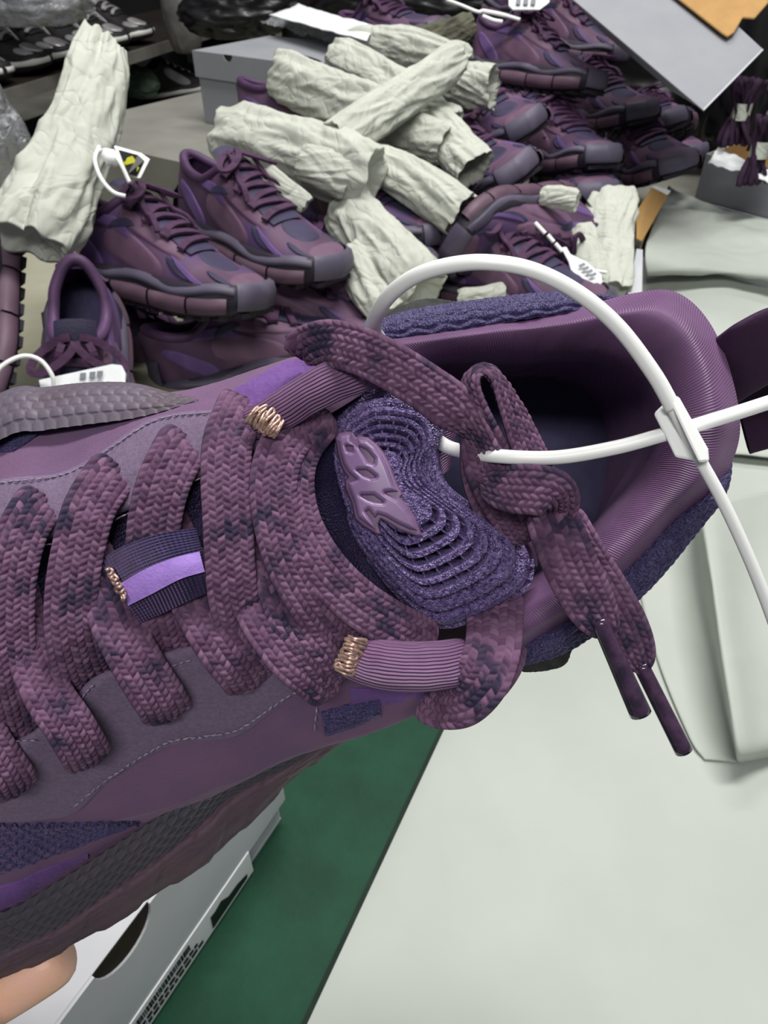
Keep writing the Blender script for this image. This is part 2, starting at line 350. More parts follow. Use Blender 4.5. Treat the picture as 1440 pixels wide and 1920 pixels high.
def make_sneaker(side, mats, detail=True, name='sneaker'):
    r = empty(name, (0, 0, 0))
    sA = np.linspace(0, 1, 70); tA = np.linspace(-1, 1, 44); S, T = np.meshgrid(sA, tA, indexing='ij'); V = U3(S, T, 0, side)
    hole = ((S - 0.21) / 0.165) ** 2 + (T / 0.42) ** 2 < 1
    idx = np.arange(70 * 44).reshape(70, 44); Fc = []
    for i in range(69):
        for j in range(43):
            if hole[i:i + 2, j:j + 2].all(): continue
            Fc.append((idx[i, j], idx[i + 1, j], idx[i + 1, j + 1], idx[i, j + 1]))
    uvd = np.stack([S * 300, T * 80], -1).reshape(-1, 2)
    raw('upper', V, Fc, mats['side'], r, uvd, local=True)
    Vi = U3(S * 0.96 + 0.015, T, -0.004, side); Vi[..., 2] = np.maximum(Vi[..., 2], 0.030); raw('inner_lining', Vi, [f[::-1] for f in Fc], mats['lining'], r, uvd, local=True)
    an = np.linspace(0, 2 * math.pi, 44, endpoint=False); sc, tc = 0.21 + 0.17 * np.cos(an), 0.44 * np.sin(an)
    C = U3(sc, tc, 0.0005, side); tube('collar', C, 0.0058, mats['lining'], r, 10, local=True, closed=True)
    ii = np.linspace(0.02, 0.42, 16)[:, None]; jj = np.linspace(-1, 1, 9)[None]; w = np.interp(ii, _d, UI[:, 1])
    grid('insole', np.stack([0.008 + 0.282 * ii - 0.15 + 0 * jj, 0.9 * w * jj, 0.040 + 0 * ii * jj], -1), mats['in'], r, local=True)
    # sole: plan outline with a waist
    ang = np.linspace(0, 2 * math.pi, 120, endpoint=False); sx = 0.5 + 0.5 * np.cos(ang); wv = np.interp(np.clip(sx, 0, 1), _d, UI[:, 1])
    xs = 0.008 + 0.282 * sx - 0.15; ys = np.sign(np.sin(ang)) * wv + 0.006 * np.sin(np.pi * np.clip((sx - 0.2) / 0.8, 0, 1)) * side
    ys = np.where(np.abs(np.sin(ang)) < 0.05, np.sin(ang) / 0.05 * wv * 0.8, ys)
    O2 = np.stack([xs, ys], -1); tg = unit(np.roll(O2, -1, 0) - np.roll(O2, 1, 0)); nm = np.stack([tg[:, 1], -tg[:, 0]], -1)
    for _ in range(4): nm = unit(nm + np.roll(nm, 1, 0) + np.roll(nm, -1, 0))
    spring = lambda x: 0.016 * np.clip((x - 0.04) / 0.11, 0, 1) ** 2 + 0.006 * np.clip((-0.07 - x) / 0.08, 0, 1) ** 2
    pod = 0.0022 * np.abs(np.sin(ang * 6))
    rings = []
    for off, z in ((-0.014, 0.0), (0.000, 0.0005), (0.0035, 0.006), (0.006, 0.014), (0.0065, 0.021), (0.005, 0.029), (0.0028, 0.037), (-0.001, 0.038)):
        p = O2 + nm * (off + pod * (0.004 < z < 0.03))[:, None]
        rings.append(np.concatenate([p, (z + spring(p[:, 0]) * (1 - z / 0.07))[:, None]], 1))
    R = np.array(rings); cen = np.tile(R[:1].mean(1, keepdims=True), (1, 120, 1)); cen[..., 0] = R[0][:, 0]; cen[..., 1] *= 0.2; cen[..., 2] = R[0][:, 2]
    grid('sole', np.concatenate([cen, R]), mats['sole'], r, cc=True, local=True)
    # tongue and laces
    tt = np.linspace(-0.26, 0.26, 12)[None]; ss = np.linspace(0.335, 0.72, 24)[:, None]; tn = U3(ss, tt, 0.003, side)
    tn[..., 2] += 0.016 * np.clip((0.42 - ss) / 0.085, 0, 1); tn[..., 0] -= 0.008 * np.clip((0.42 - ss) / 0.085, 0, 1)
    grid('tongue', tn, mats['navy'] if 'navy' in mats else mats['side'], r, local=True)
    V, Fc = [], []
    def strap(P, w):
        P = np.asarray(P); k = len(V); T_ = unit(np.gradient(P, axis=0)); up = np.array([0.3, 0, 0.95]); S_ = unit(np.cross(T_, up))
        for p, s_ in zip(P, S_):
            n_ = 0.0016 * up; V.extend([p - s_ * w - n_, p + s_ * w - n_, p + s_ * w + n_, p - s_ * w + n_])
        for i in range(len(P) - 1):
            for c in range(4): Fc.append((k + 4 * i + c, k + 4 * i + (c + 1) % 4, k + 4 * i + 4 + (c + 1) % 4, k + 4 * i + 4 + c))
        Fc.append((k, k + 1, k + 2, k + 3)); e_ = k + 4 * (len(P) - 1); Fc.append((e_, e_ + 1, e_ + 2, e_ + 3))
    for i in range(7):
        s0 = 0.40 + 0.045 * i; t0 = np.linspace(-0.40 + 0.012 * i, 0.40 - 0.012 * i, 10); strap(U3(s0 + 0.02 * (i % 2 * 2 - 1) * t0 / 0.4, t0, 0.0068, side), 0.0042)
    if detail:
        k0 = U3(0.39, 0.0, 0.012, side)
        for sg in (-1, 1):
            a_ = np.linspace(0, 2 * math.pi, 20)[:-2]
            strap(np.stack([k0[0] + 0.012 * np.sin(a_) + 0.018 * (1 - np.cos(a_)) * 0.6, k0[1] + sg * 0.022 * (1 - np.cos(a_)), k0[2] + 0.004 - 0.007 * (1 - np.cos(a_))], -1), 0.0038)
            tt_ = np.linspace(0, 1, 14); strap(np.stack([k0[0] + 0.055 * tt_, k0[1] + sg * (0.012 + 0.022 * tt_), k0[2] - 0.02 * tt_ - 0.022 * tt_ ** 2 + 0.004 * np.sin(tt_ * 9)], -1), 0.0034)
    raw('laces', V, Fc, mats['lace'] if 'lace' in mats else mats['side'], r, local=True, smooth=False)
    def patch(nm_, mat, s0, t0, rs, rt, rot, lift=0.0013, sq=2.0):
        q = np.linspace(0, 1, 7)[:, None]; a_ = np.linspace(0, 2 * math.pi, 26, endpoint=False)[None]
        cx = np.sign(np.cos(a_)) * np.abs(np.cos(a_)) ** (2 / sq); sy = np.sign(np.sin(a_)) * np.abs(np.sin(a_)) ** (2 / sq)
        ds, dt = rs * q * cx, rt * q * sy; c_, s_ = math.cos(rot), math.sin(rot)
        gg = U3(np.clip(s0 + ds * c_ - dt * s_ * 0.3, 0.002, 0.998), np.clip(t0 + dt * c_ + ds * s_ * 3.3, -1, 1), lift, side)
        gg[-1] = U3(np.clip(s0 + (ds * c_ - dt * s_ * 0.3)[-1] * 1.03, 0.002, 0.998), np.clip(t0 + (dt * c_ + ds * s_ * 3.3)[-1] * 1.03, -1, 1), -0.001, side)
        return grid(nm_, gg, mat, r, cc=True, local=True)
    if 'navy' in mats:
        for sg in (-1, 1):
            patch('eyestay', mats['mauve'], 0.54, sg * 0.42, 0.17, 0.15, -sg * 0.10, 0.0022, 3)
            patch('violet_panel', mats['violet'], 0.33, sg * 0.55, 0.14, 0.07, sg * 0.30, 0.0020, 2.6)
            patch('side_panel', mats['mauve'], 0.47, sg * 0.78, 0.17, 0.17, sg * 0.10, 0.0016, 2.8)
            patch('mesh_panel', mats['navy'], 0.40, sg * 0.56, 0.075, 0.055, -sg * 0.3, 0.0030, 2)
            patch('mesh_panel', mats['navy'], 0.71, sg * 0.66, 0.085, 0.10, sg * 0.35, 0.0018, 2.2)
            patch('violet_panel', mats['violet'], 0.20, sg * 0.80, 0.13, 0.10, sg * 0.5, 0.0018, 2.4)
            patch('violet_panel', mats['violet'], 0.78, sg * 0.70, 0.15, 0.06, sg * 0.45, 0.0026, 2)
            patch('mesh_panel', mats['navy'], 0.88, sg * 0.46, 0.075, 0.07, sg * 0.4, 0.0020, 2)
        patch('toe_mesh', mats['navy'], 0.79, 0.0, 0.085, 0.22, 0, 0.0012, 2.2)
        patch('toe_cap', mats['mauve'], 0.95, 0.0, 0.05, 0.62, 0, 0.0024, 2.6)
        # toe bumper with ribs and wall pods
        for nm_, sel, mt in (('toe_bumper', np.abs((ang + math.pi) % (2 * math.pi) - math.pi) < 0.42, mats['grey']),):
            k = np.argsort(((ang + math.pi) % (2 * math.pi)))
            k = [i for i in k if sel[i]]; g = []
            for off, z in ((0.0065, 0.008), (0.0092, 0.012), (0.0092, 0.024), (0.006, 0.034), (0.000, 0.037)):
                p = O2[k] + nm[k] * off; p = p + nm[k] * (0.001 * (np.arange(len(k)) % 2))[:, None]; g.append(np.concatenate([p, np.full((len(k), 1), z + 0.008)], 1))
            grid(nm_, np.array(g), mt, r, local=True)
        for sg in (0, 1):
            for i in range(5):
                a0 = (0.52 + i * 0.44) + sg * 0; aa = np.linspace(a0 + 0.012, a0 + 0.428, 9); aa = aa if sg == 0 else 2 * math.pi - aa
                px_ = np.interp(aa, ang, O2[:, 0]); py_ = np.interp(aa, ang, O2[:, 1]); nx_ = np.interp(aa, ang, nm[:, 0]); ny_ = np.interp(aa, ang, nm[:, 1]); g = []
                bul = np.sin(np.linspace(0, math.pi, 9)) ** 0.5
                for off, z in ((0.002, 0.003), (0.0092, 0.0055), (0.0112, 0.013), (0.0104, 0.0215), (0.003, 0.0255)):
                    o_ = off + 0.0015 * bul; g.append(np.stack([px_ + nx_ * o_, py_ + ny_ * o_, z + spring(px_) * (1 - z / 0.07)], -1))
                grid('sole_pod', np.array(g), mats['pod'], r, local=True)
            aa = np.linspace(0.45, 2.75, 60); aa = aa if sg == 0 else 2 * math.pi - aa
            px_ = np.interp(aa, ang, O2[:, 0]); py_ = np.interp(aa, ang, O2[:, 1]); nx_ = np.interp(aa, ang, nm[:, 0]); ny_ = np.interp(aa, ang, nm[:, 1]); g = []
            for off, z in ((0.005, 0.0255), (0.0085, 0.0270), (0.0082, 0.0315), (0.004, 0.0355), (-0.002, 0.037)):
                wob = 0.003 * np.sin(aa * 7); g.append(np.stack([px_ + nx_ * off, py_ + ny_ * off, z + wob + spring(px_) * (1 - z / 0.07)], -1))
            grid('sole_rim', np.array(g), mats['grey'], r, local=True)
        g = []
        aa = np.linspace(math.pi - 0.5, math.pi + 0.5, 17); px_ = np.interp(aa, ang, O2[:, 0]); py_ = np.interp(aa, ang, O2[:, 1]); nx_ = np.interp(aa, ang, nm[:, 0]); ny_ = np.interp(aa, ang, nm[:, 1])
        for off, z in ((0.005, 0.022), (0.009, 0.028), (0.007, 0.045), (0.004, 0.062), (0.0005, 0.066)): g.append(np.stack([px_ + nx_ * off, py_ + ny_ * off, np.full(17, z)], -1))
        grid('heel_cup', np.array(g), mats['grey'], r, local=True)
        V, Fc = [], []
        for i in range(13):
            for j in (-2, -1, 0, 1, 2):
                x = -0.128 + i * 0.0215; w = np.interp((x + 0.142) / 0.282, _d, UI[:, 1]); y = j * w * 0.42 + 0.006 * math.sin(math.pi * max(0, (x + 0.15) / 0.3 - 0.2) / 0.8) * side; k = len(V); z = float(spring(np.array(x)))
                for zz in (-0.004, 0.002):
                    for dx, dy in ((-.008, -.0065), (.005, -.0065), (.008, .0065), (-.005, .0065)): V.append((x + dx, y + dy, z + zz))
                for f in ((0, 1, 2, 3), (0, 1, 5, 4), (1, 2, 6, 5), (2, 3, 7, 6), (3, 0, 4, 7)): Fc.append(tuple(k + q for q in f))
        raw('tread', V, Fc, mats['sole'], r, local=True, smooth=False)['kind'] = 'stuff'
    else:
        for sg in (-1, 1):
            patch('silver_panel', mats['silver'], 0.50, sg * 0.70, 0.16, 0.18, sg * 0.25, 0.0018, 2.6); patch('silver_panel', mats['silver'], 0.86, sg * 0.5, 0.08, 0.2, 0, 0.0018, 2.2)
            aa = np.linspace(0.1, 2.9, 50); aa = aa if sg < 0 else 2 * math.pi - aa
            px_ = np.interp(aa, ang, O2[:, 0]); py_ = np.interp(aa, ang, O2[:, 1]); nx_ = np.interp(aa, ang, nm[:, 0]); ny_ = np.interp(aa, ang, nm[:, 1]); g = []
            for off, z in ((0.006, 0.014), (0.0105, 0.016), (0.0105, 0.024), (0.004, 0.028)): g.append(np.stack([px_ + nx_ * off, py_ + ny_ * off, z + spring(px_) * 0.7], -1))
            grid('sole_stripe', np.array(g), mats['white'], r, local=True)
        patch('silver_toe', mats['silver'], 0.88, 0.0, 0.09, 0.3, 0, 0.0022, 2.2)
    return r
def copy_tree(o, parent=None):
    c = o.copy(); COL.objects.link(c)
    if parent is not None: c.parent = parent
    for ch in list(o.children): copy_tree(ch, c)
    return c
def pose(o, heel, toe, up=(0, 0, 1), roll=0, mid=None, scale=1.0):
    a, b = W(*heel), W(*toe); x = unit(b - a); z = np.array(up, float); z = unit(z - x * (z @ x)); y = np.cross(z, x)
    ro = math.radians(roll); y, z = y * math.cos(ro) + z * math.sin(ro), z * math.cos(ro) - y * math.sin(ro)
    c = (a + b) / 2
    o.matrix_world = Matrix(((x[0], y[0], z[0], c[0]), (x[1], y[1], z[1], c[1]), (x[2], y[2], z[2], c[2]), (0, 0, 0, 1)))
    return o
protoL, protoR = make_sneaker(1, P3), make_sneaker(-1, P3); _used = {1: False, -1: False}
def sneaker(side, heel, toe, label, up=(0, 0, 1), roll=0):
    p = protoL if side > 0 else protoR
    o = copy_tree(p) if _used[side] else p
    _used[side] = True; pose(o, heel, toe, up, roll); return tag(o, label, 'shoe', 'purple sneakers in the heap')
# ------------------------------------------------------------------ the sneaker held in front
shoe = empty('sneaker', PX((500, 1200, -75)), 'large purple sneaker held up close to the lens, laces tied, heel to the right', 'shoe')

# upper: far side and near side of the quarter, toe out of frame on the left
FAR = [
 [(-640,1450,-40),(-645,1440,-46),(-645,1432,-52),(-640,1430,-56),(-630,1430,-60),(-610,1436,-66)],
 [(-430,1340,-4),(-450,1270,-8),(-470,1200,-18),(-480,1140,-32),(-480,1120,-45),(-470,1130,-64)],
 [(-200,1230,12),(-210,1150,10),(-220,1050,2),(-230,960,-12),(-230,920,-30),(-220,930,-58)],
 [(0,1045,14),(0,970,12),(0,897,7),(0,830,0),(-5,800,-10),(0,810,-50)],
 [(110,1005,15),(105,940,14),(110,885,9),(115,800,1),(110,770,-12),(120,780,-50)],
 [(230,960,16),(225,890,15),(225,822,10),(235,780,4),(230,745,-10),(235,760,-50)],
 [(355,905,17),(345,835,16),(350,772,12),(350,752,6),(345,732,-8),(345,760,-50)],
 [(480,840,18),(465,790,17),(455,762,14),(450,725,8),(450,703,-5),(455,740,-50)],
 [(620,775,18),(600,740,17),(585,710,14),(570,680,8),(570,664,-4),(575,700,-50)],
 [(705,720,16),(695,695,15),(690,670,13),(690,645,8),(690,630,-4),(695,660,-50)]]
NEAR = [
 [(-640,1450,-40),(-640,1460,-46),(-636,1470,-52),(-625,1480,-58),(-610,1490,-66)],
 [(-430,1340,-4),(-430,1420,-8),(-430,1500,-18),(-420,1570,-32),(-410,1620,-45)],
 [(-200,1230,12),(-190,1380,8),(-190,1500,0),(-180,1600,-15),(-170,1740,-34)],
 [(0,1400,14),(0,1470,7),(0,1535,-4),(0,1625,-18),(0,1725,-32)],
 [(80,1365,15),(90,1440,7),(85,1535,-6),(90,1590,-18),(90,1675,-32)],
 [(165,1285,16),(170,1400,6),(170,1530,-9),(180,1560,-18),(180,1618,-32)],
 [(300,1228,17),(305,1350,6),(310,1500,-10),(310,1515,-18),(310,1540,-32)],
 [(420,1200,18),(425,1310,8),(425,1458,-10),(425,1472,-18),(415,1485,-32)],
 [(540,1195,18),(545,1280,9),(555,1405,-8),(555,1417,-18),(550,1420,-34)],
 [(660,1200,18),(670,1270,10),(685,1370,-6),(690,1367,-20),(690,1350,-40)],
 [(800,1205,14),(810,1260,8),(815,1325,-2),(815,1318,-20),(810,1290,-40)]]
puck = lambda a, b, A: 0.5 * pn(np.stack([a * 0.09, b * 0.12, a * 0], -1)) + 0.12 * pn(np.stack([a * 0.6, b * 0.6, a * 0 + 3], -1))
up_far = surf('quarter_panel', FAR, 160, 90, M['mauve'], shoe, puck)
up_near = surf('quarter_panel', NEAR, 160, 90, M['mauve'], shoe, puck)

def lerp_surface(ctrl, n=240):
    A = interp(np.asarray(ctrl, float), n); A = interp(np.swapaxes(A, 0, 1), n).swapaxes(0, 1); return A.reshape(-1, 3)
_fs, _ns = lerp_surface(FAR), lerp_surface(NEAR)
def height_on(S, x, y):
    d = (S[:, 0] - x) ** 2 + (S[:, 1] - y) ** 2; k = np.argpartition(d, 12)[:12]
    k = k[S[k, 2] > S[k, 2].max() - 5.0]
    return (S[k, 2] / (d[k] + 1)).sum() / (1 / (d[k] + 1)).sum()
def overlay(name, S, lo, hi, lift, mat, nr=120, ncol=40, disp=puck, parent=None, edge=0.8):
    lo = interp(np.array(lo, float), nr); hi = interp(np.array(hi, float), nr)
    t = np.linspace(0, 1, ncol)[None, :, None]
    A2 = lo[:, None] * (1 - t) + hi[:, None] * t
    st = max(1, ncol // 24); sr = max(1, nr // 60); ci, ri = np.arange(0, ncol, st), np.arange(0, nr, sr)
    ci = np.unique(np.append(ci, ncol - 1)); ri = np.unique(np.append(ri, nr - 1))
    hc = np.array([[height_on(S, *A2[i, j]) for j in ci] for i in ri])
    hc = np.stack([np.interp(np.arange(nr), ri, hc[:, j]) for j in range(len(ci))], 1); h = np.stack([np.interp(np.arange(ncol), ci, hc[i]) for i in range(nr)])
    k = np.ones((5,)) / 5
    for _ in range(2):
        h = np.apply_along_axis(lambda v: np.convolve(np.pad(v, 2, 'edge'), k, 'valid'), 0, h)
        h = np.apply_along_axis(lambda v: np.convolve(np.pad(v, 2, 'edge'), k, 'valid'), 1, h)
    e = np.minimum(np.arange(ncol), np.arange(ncol)[::-1])[None, :]
    h = h + lift - edge * np.exp(-e * 1.1) * 1.6
    A = np.concatenate([A2, h[..., None]], -1)
    return surf(name, A, nr, ncol, mat, parent or shoe, disp)

def honey(per, depth):           # open knit: rows of eye-shaped holes
    def f(a, b, A):
        r = np.floor(b / (per * 0.62)); x = ((a / per + 0.5 * (r % 2)) % 1 - 0.5) * 2; y = ((b / (per * 0.62)) % 1 - 0.5) * 2
        return -depth * np.clip(1.25 - 1.6 * (x * x + y * y), 0, 1) + 0.15 * pn(np.stack([a * 2.5, b * 2.5, a * 0], -1))
    return f
# suede eyestays with a real edge over the mauve panels
S1 = [(-260,1060),(-100,935),(0,899),(100,888),(160,865),(220,825),(280,787),(330,773),(430,764),(520,740)]
E1 = [(-190,1220),(-60,1075),(0,1046),(110,1006),(170,985),(230,960),(290,935),(355,905),(440,865),(560,800)]
overlay('eyestay', _fs, E1, S1, 1.3, M['suede'])
S2 = [(-260,1560),(-100,1545),(0,1540),(60,1540),(140,1524),(210,1462),(310,1402),(380,1390),(450,1377),(520,1327),(560,1300),(640,1290)]
E2 = [(-190,1250),(-60,1425),(0,1398),(60,1372),(130,1315),(175,1272),(250,1240),(345,1214),(420,1200),(480,1192),(540,1195),(640,1205)]
overlay('eyestay', _ns, E2, S2, 1.3, M['suede'])
overlay('violet_patch', _fs, [(415,772),(500,765),(580,745),(650,712)], [(440,728),(500,694),(570,668),(650,650)], 2.2, M['violet'], 60, 24,
        lambda a, b, A: 0.5 * pn(np.stack([a * 0.9, b * 0.9, a * 0], -1)) + puck(a, b, A))
overlay('side_mesh', _ns, [(-200,1545),(0,1542),(120,1542),(210,1540),(262,1540)], [(-200,1660),(0,1640),(120,1600),(210,1566),(262,1545)], 1.2, M['mesh'], 260, 70,
        honey(3.4, 1.5))
overlay('violet_strip', _ns, [(-200,1680),(0,1658),(80,1628),(165,1600)], [(-200,1740),(0,1708),(80,1665),(165,1612)], 1.0, M['violet'], 50, 16)
overlay('side_mesh', _fs, [(-120,850),(0,852),(40,840),(82,806)], [(-120,800),(0,806),(40,800),(84,796)], 0.8, M['mesh'], 40, 16,
        lambda a, b, A: 0.5 * np.sin(b * 3) * np.sin(a * 2))
overlay('side_mesh', _ns, [(604,1336),(640,1326),(680,1316),(712,1310)], [(610,1380),(645,1368),(685,1356),(716,1346)], 0.8, M['mesh'], 50, 24,
        lambda a, b, A: 0.9 * np.abs(np.sin(b * 1.7 + 0.4 * np.sin(a))))
overlay('collar_edge_panel', _ns, [(655,1288),(700,1290),(760,1285),(815,1262)], [(660,1330),(700,1325),(760,1318),(812,1310)], 0.9, M['violet'], 50, 20)

# stitch rows: small thread beads lying on the panels
def stitches(S, line, step, size, lift, jit=1.5, seed=1):
    rnd = random.Random(seed); L = interp(np.array(line, float), 300); L, tot = resample(L, max(3, int(np.linalg.norm(np.diff(L, axis=0), axis=1).sum() / step)))
    V, Fc = [], []
    for i in range(len(L) - 1):
        a, b = L[i], L[i + 1]; m = a * 0.12 + b * 0.88; j = [rnd.uniform(-jit, jit) for _ in range(4)]
        h = height_on(S, *a) + lift
        p = PX([(a[0] + j[0], a[1] + j[1], h), ((a[0] + m[0]) / 2, (a[1] + m[1]) / 2, h + 0.35), (m[0] + j[2], m[1] + j[3], h)])
        t = unit(p[2] - p[0]); s = unit(np.cross(t, CAM - p[1])); n = np.cross(s, t); k0 = len(V)
        for q, r in zip(p, (size * .5, size, size * .5)):
            for c in range(6):
                V.append(q + r * (math.cos(c * math.pi / 3) * s + math.sin(c * math.pi / 3) * n))
        for rr in range(2):
            for c in range(6): Fc.append((k0 + rr * 6 + c, k0 + rr * 6 + (c + 1) % 6, k0 + rr * 6 + 6 + (c + 1) % 6, k0 + rr * 6 + 6 + c))
        Fc += [tuple(k0 + c for c in range(6)), tuple(k0 + 12 + c for c in range(6))]
    o = raw('stitching', V, Fc, M['stitch'], shoe); o['kind'] = 'stuff'; return o
stitches(_fs, [(-40,915),(0,905),(100,894),(160,871),(220,831),(280,793),(330,779),(420,772)], 13, 0.00028, 1.6, 1.2, 2)
stitches(_ns, [(140,1512),(180,1478),(215,1452),(310,1394),(380,1382),(450,1367),(520,1319),(560,1297),(600,1296)], 13, 0.00036, 1.7, 2.2, 3)
stitches(_ns, [(598,1310),(592,1340),(590,1372)], 12, 0.00034, 0.8, 1.5, 4)
stitches(_fs, [(85,1022),(112,1016)], 9, 0.00026, 1.7, 1, 5); stitches(_fs, [(215,975),(262,952)], 9, 0.00026, 1.7, 1, 6); stitches(_fs, [(350,908),(378,896)], 9, 0.00026, 1.7, 1, 7)
stitches(_ns, [(142,1326),(160,1300),(178,1282)], 9, 0.0003, 1.7, 1, 8); stitches(_ns, [(312,1254),(336,1244),(360,1238)], 9, 0.0003, 1.7, 1, 9); stitches(_ns, [(26,1390),(70,1388)], 9, 0.00026, 1.7, 1, 10)

# scaled rubber foxing and sole walls
def scales(per, amp, rowh):
    def f(a, b, A):
        r = np.floor(b / rowh); x = (a / per + 0.5 * (r % 2)) % 1 - 0.5; y = (b / rowh) % 1
        d = np.sqrt((x * 2) ** 2 + ((y - 0.15) * 1.15) ** 2)
        return amp * np.clip(1.0 - d ** 3, 0, 1)
    return f
surf('sole_foxing', [[(-420,1130,-36),(-425,1100,-34),(-430,1080,-40),(-425,1090,-62)],
 [(-200,968,0),(-205,920,0),(-210,880,-8),(-200,890,-50)], [(0,826,5),(0,780,4),(0,740,-6),(0,755,-45)], [(80,808,6),(80,765,4),(85,728,-6),(85,745,-45)],
 [(160,797,7),(160,755,5),(165,719,-5),(165,740,-45)], [(250,785,8),(250,752,6),(250,720,-4),(250,742,-45)], [(320,768,9),(320,754,7),(322,738,-3),(322,752,-45)],
 [(372,752,9),(372,749,7),(372,745,-3),(372,755,-45)]], 330, 90, M['scale_grey'], shoe, scales(3.6, 0.32, 2.7))
SOLE = [[(-640,1470,-58),(-645,1480,-66),(-640,1490,-76)],
 [(-410,1625,-38),(-405,1690,-58),(-395,1740,-72)], [(-170,1738,-27),(-170,1825,-46),(-165,1880,-62)], [(0,1708,-25),(0,1782,-45),(0,1838,-61)],
 [(100,1655,-25),(100,1740,-45),(95,1792,-61)], [(200,1592,-25),(200,1672,-45),(198,1738,-61)], [(300,1528,-25),(300,1602,-45),(300,1672,-62)],
 [(365,1492,-26),(382,1535,-45),(390,1612,-62)], [(425,1464,-28),(428,1492,-46),(436,1572,-63)], [(550,1416,-30),(548,1428,-46),(548,1462,-63)],
 [(700,1350,-40),(690,1350,-56),(680,1360,-70)], [(900,1240,-42),(890,1240,-58),(880,1250,-72)], [(1060,1120,-44),(1050,1130,-60),(1040,1140,-76)]]
S_ = np.array(SOLE, float)
top = np.stack([S_[:, 0], S_[:, 0] * 0.5 + S_[:, 1] * 0.5, S_[:, 1]], 1); top[:, 0, 2] += 1.0; top[:, 1, 2] += 4
bot = np.stack([S_[:, 1] + [0, -6, -3], S_[:, 0] * 0 + S_[:, 1] * 0.55 + S_[:, 2] * 0.45 + [0, 0, 3], S_[:, 2], S_[:, 2] + [-6, -30, -10]], 1)
surf('sole_scale_band', top, 420, 64, M['scale_dark'], shoe, scales(4.9, 0.75, 4.4))
surf('outsole_wall', bot, 420, 50, M['outsole'], shoe,
     lambda a, b, A: 0.5 * np.abs(np.sin(b * 1.25 + 0.3 * np.sin(a * 0.2))) + 1.6 * np.clip(np.sin((a + 0.5 * b) * 0.21), -0.3, 0.3) + 0.3 * pn(np.stack([a * 0.3, b * 0.9, a * 0], -1)))
und = np.stack([S_[:, 2] + [-6, -28, -9], S_[:, 2] + [0, -300, -24], S_[:, 2] + [0, -560, -34]], 1)
surf('outsole', und, 60, 14, M['outsole'], shoe)

# collar: padded lining, mesh outside, heel counter
K = [ # outer, rim, inner edge, wall, floor
 [(850,1290,2),(860,1240,10),(872,1190,6),(880,1150,-20),(900,1090,-62)],
 [(1000,1205,2),(1005,1168,10),(1000,1125,5),(985,1090,-20),(965,1080,-64)],
 [(1078,1162,2),(1078,1120,10),(1060,1075,5),(1040,1050,-22),(1030,1085,-65)],
 [(1178,1076,5),(1165,1040,13),(1128,1002,7),(1100,1000,-22),(1085,1045,-66)],
 [(1272,978,8),(1248,952,17),(1200,918,9),(1160,915,-22),(1118,965,-66)],
 [(1345,912,10),(1310,886,20),(1238,852,11),(1195,855,-20),(1135,892,-66)],
 [(1387,815,12),(1336,800,22),(1248,790,12),(1205,790,-18),(1138,822,-66)],
 [(1373,705,12),(1322,710,22),(1235,732,10),(1190,740,-20),(1118,765,-66)],
 [(1330,605,10),(1285,630,20),(1200,688,6),(1150,710,-22),(1078,730,-66)],
 [(1268,548,7),(1232,590,16),(1152,665,2),(1110,690,-25),(1030,715,-66)],
 [(1190,548,4),(1172,590,12),(1100,660,-2),(1060,685,-28),(980,712,-66)],
 [(1050,582,2),(1050,612,9),(1010,668,-4),(980,690,-30),(910,715,-66)],
 [(900,606,2),(905,628,8),(890,672,-3),(880,690,-30),(830,720,-66)],
 [(770,626,4),(780,645,10),(790,682,2),(790,695,-28),(770,730,-66)],
 [(690,634,5),(705,657,12),(730,695,8),(740,705,-20),(730,750,-64)]]
def folds(a, b, A):
    return 1.1 * pn(np.stack([a * 0.035, b * 0.03, a * 0], -1)) + 0.9 * pn(np.stack([a * 0.16, b * 0.05, a * 0 + 7], -1)) * np.exp(-((A[..., 0] - 1020) / 120) ** 2)
surf('collar_lining', K, 260, 110, M['lining'], shoe, folds)
Kn = np.array(K, float); ctr = np.array([980.0, 880.0])
wid = np.array([6, 30, 36, 40, 34, 12, 3, 3, 3, 4, 8, 26, 36, 34, 12.0])
dirs = unit(Kn[:, 0, :2] - ctr); dirs[0] = (0.1, 1); dirs[-1] = (-.3, -1)
dirs[11] = (0, -1); dirs[12] = (-.05, -1); dirs[13] = (-.25, -1); dirs[1] = (.35, .93); dirs[2] = (.45, .9)
Q = []
for k in range(len(Kn)):
    o, d, w = Kn[k, 0], dirs[k], wid[k]
    p = lambda s, dh: (o[0] + d[0] * s, o[1] + d[1] * s, o[2] + dh)
    z_ = 2.0 if w > 10 else -5.0
    if w < 10: w, z_ = w - 30, -8.0
    Q.append([p(-8 if w > 0 else -40, z_), p(w * 0.4, z_ - 0.5), p(w * 0.85, -4), p(w, -14), p(w * 0.4 - 14, -42), p(-40, -70)])
surf('collar_mesh', Q, 620, 110, M['mesh'], shoe,
     lambda a, b, A: 1.25 * np.abs(np.sin(b * 1.3 + 0.6 * np.sin(a * 0.7))) * (0.55 + 0.45 * np.abs(np.sin(a * 0.75 + (np.floor(b / 2.1) % 2) * 1.57))))
surf('heel_counter', [[(690,640,-6),(698,618,-8),(706,612,-14),(720,650,-40)], [(745,600,-6),(742,590,-8),(742,582,-14),(750,640,-40)],
 [(800,582,-6),(800,570,-8),(800,564,-14),(805,640,-40)], [(860,590,-8),(858,574,-10),(858,570,-14),(860,640,-40)]], 50, 24, M['clip'], shoe,
     lambda a, b, A: 0.3 * pn(np.stack([a * 1.6, b * 1.6, a * 0], -1)))
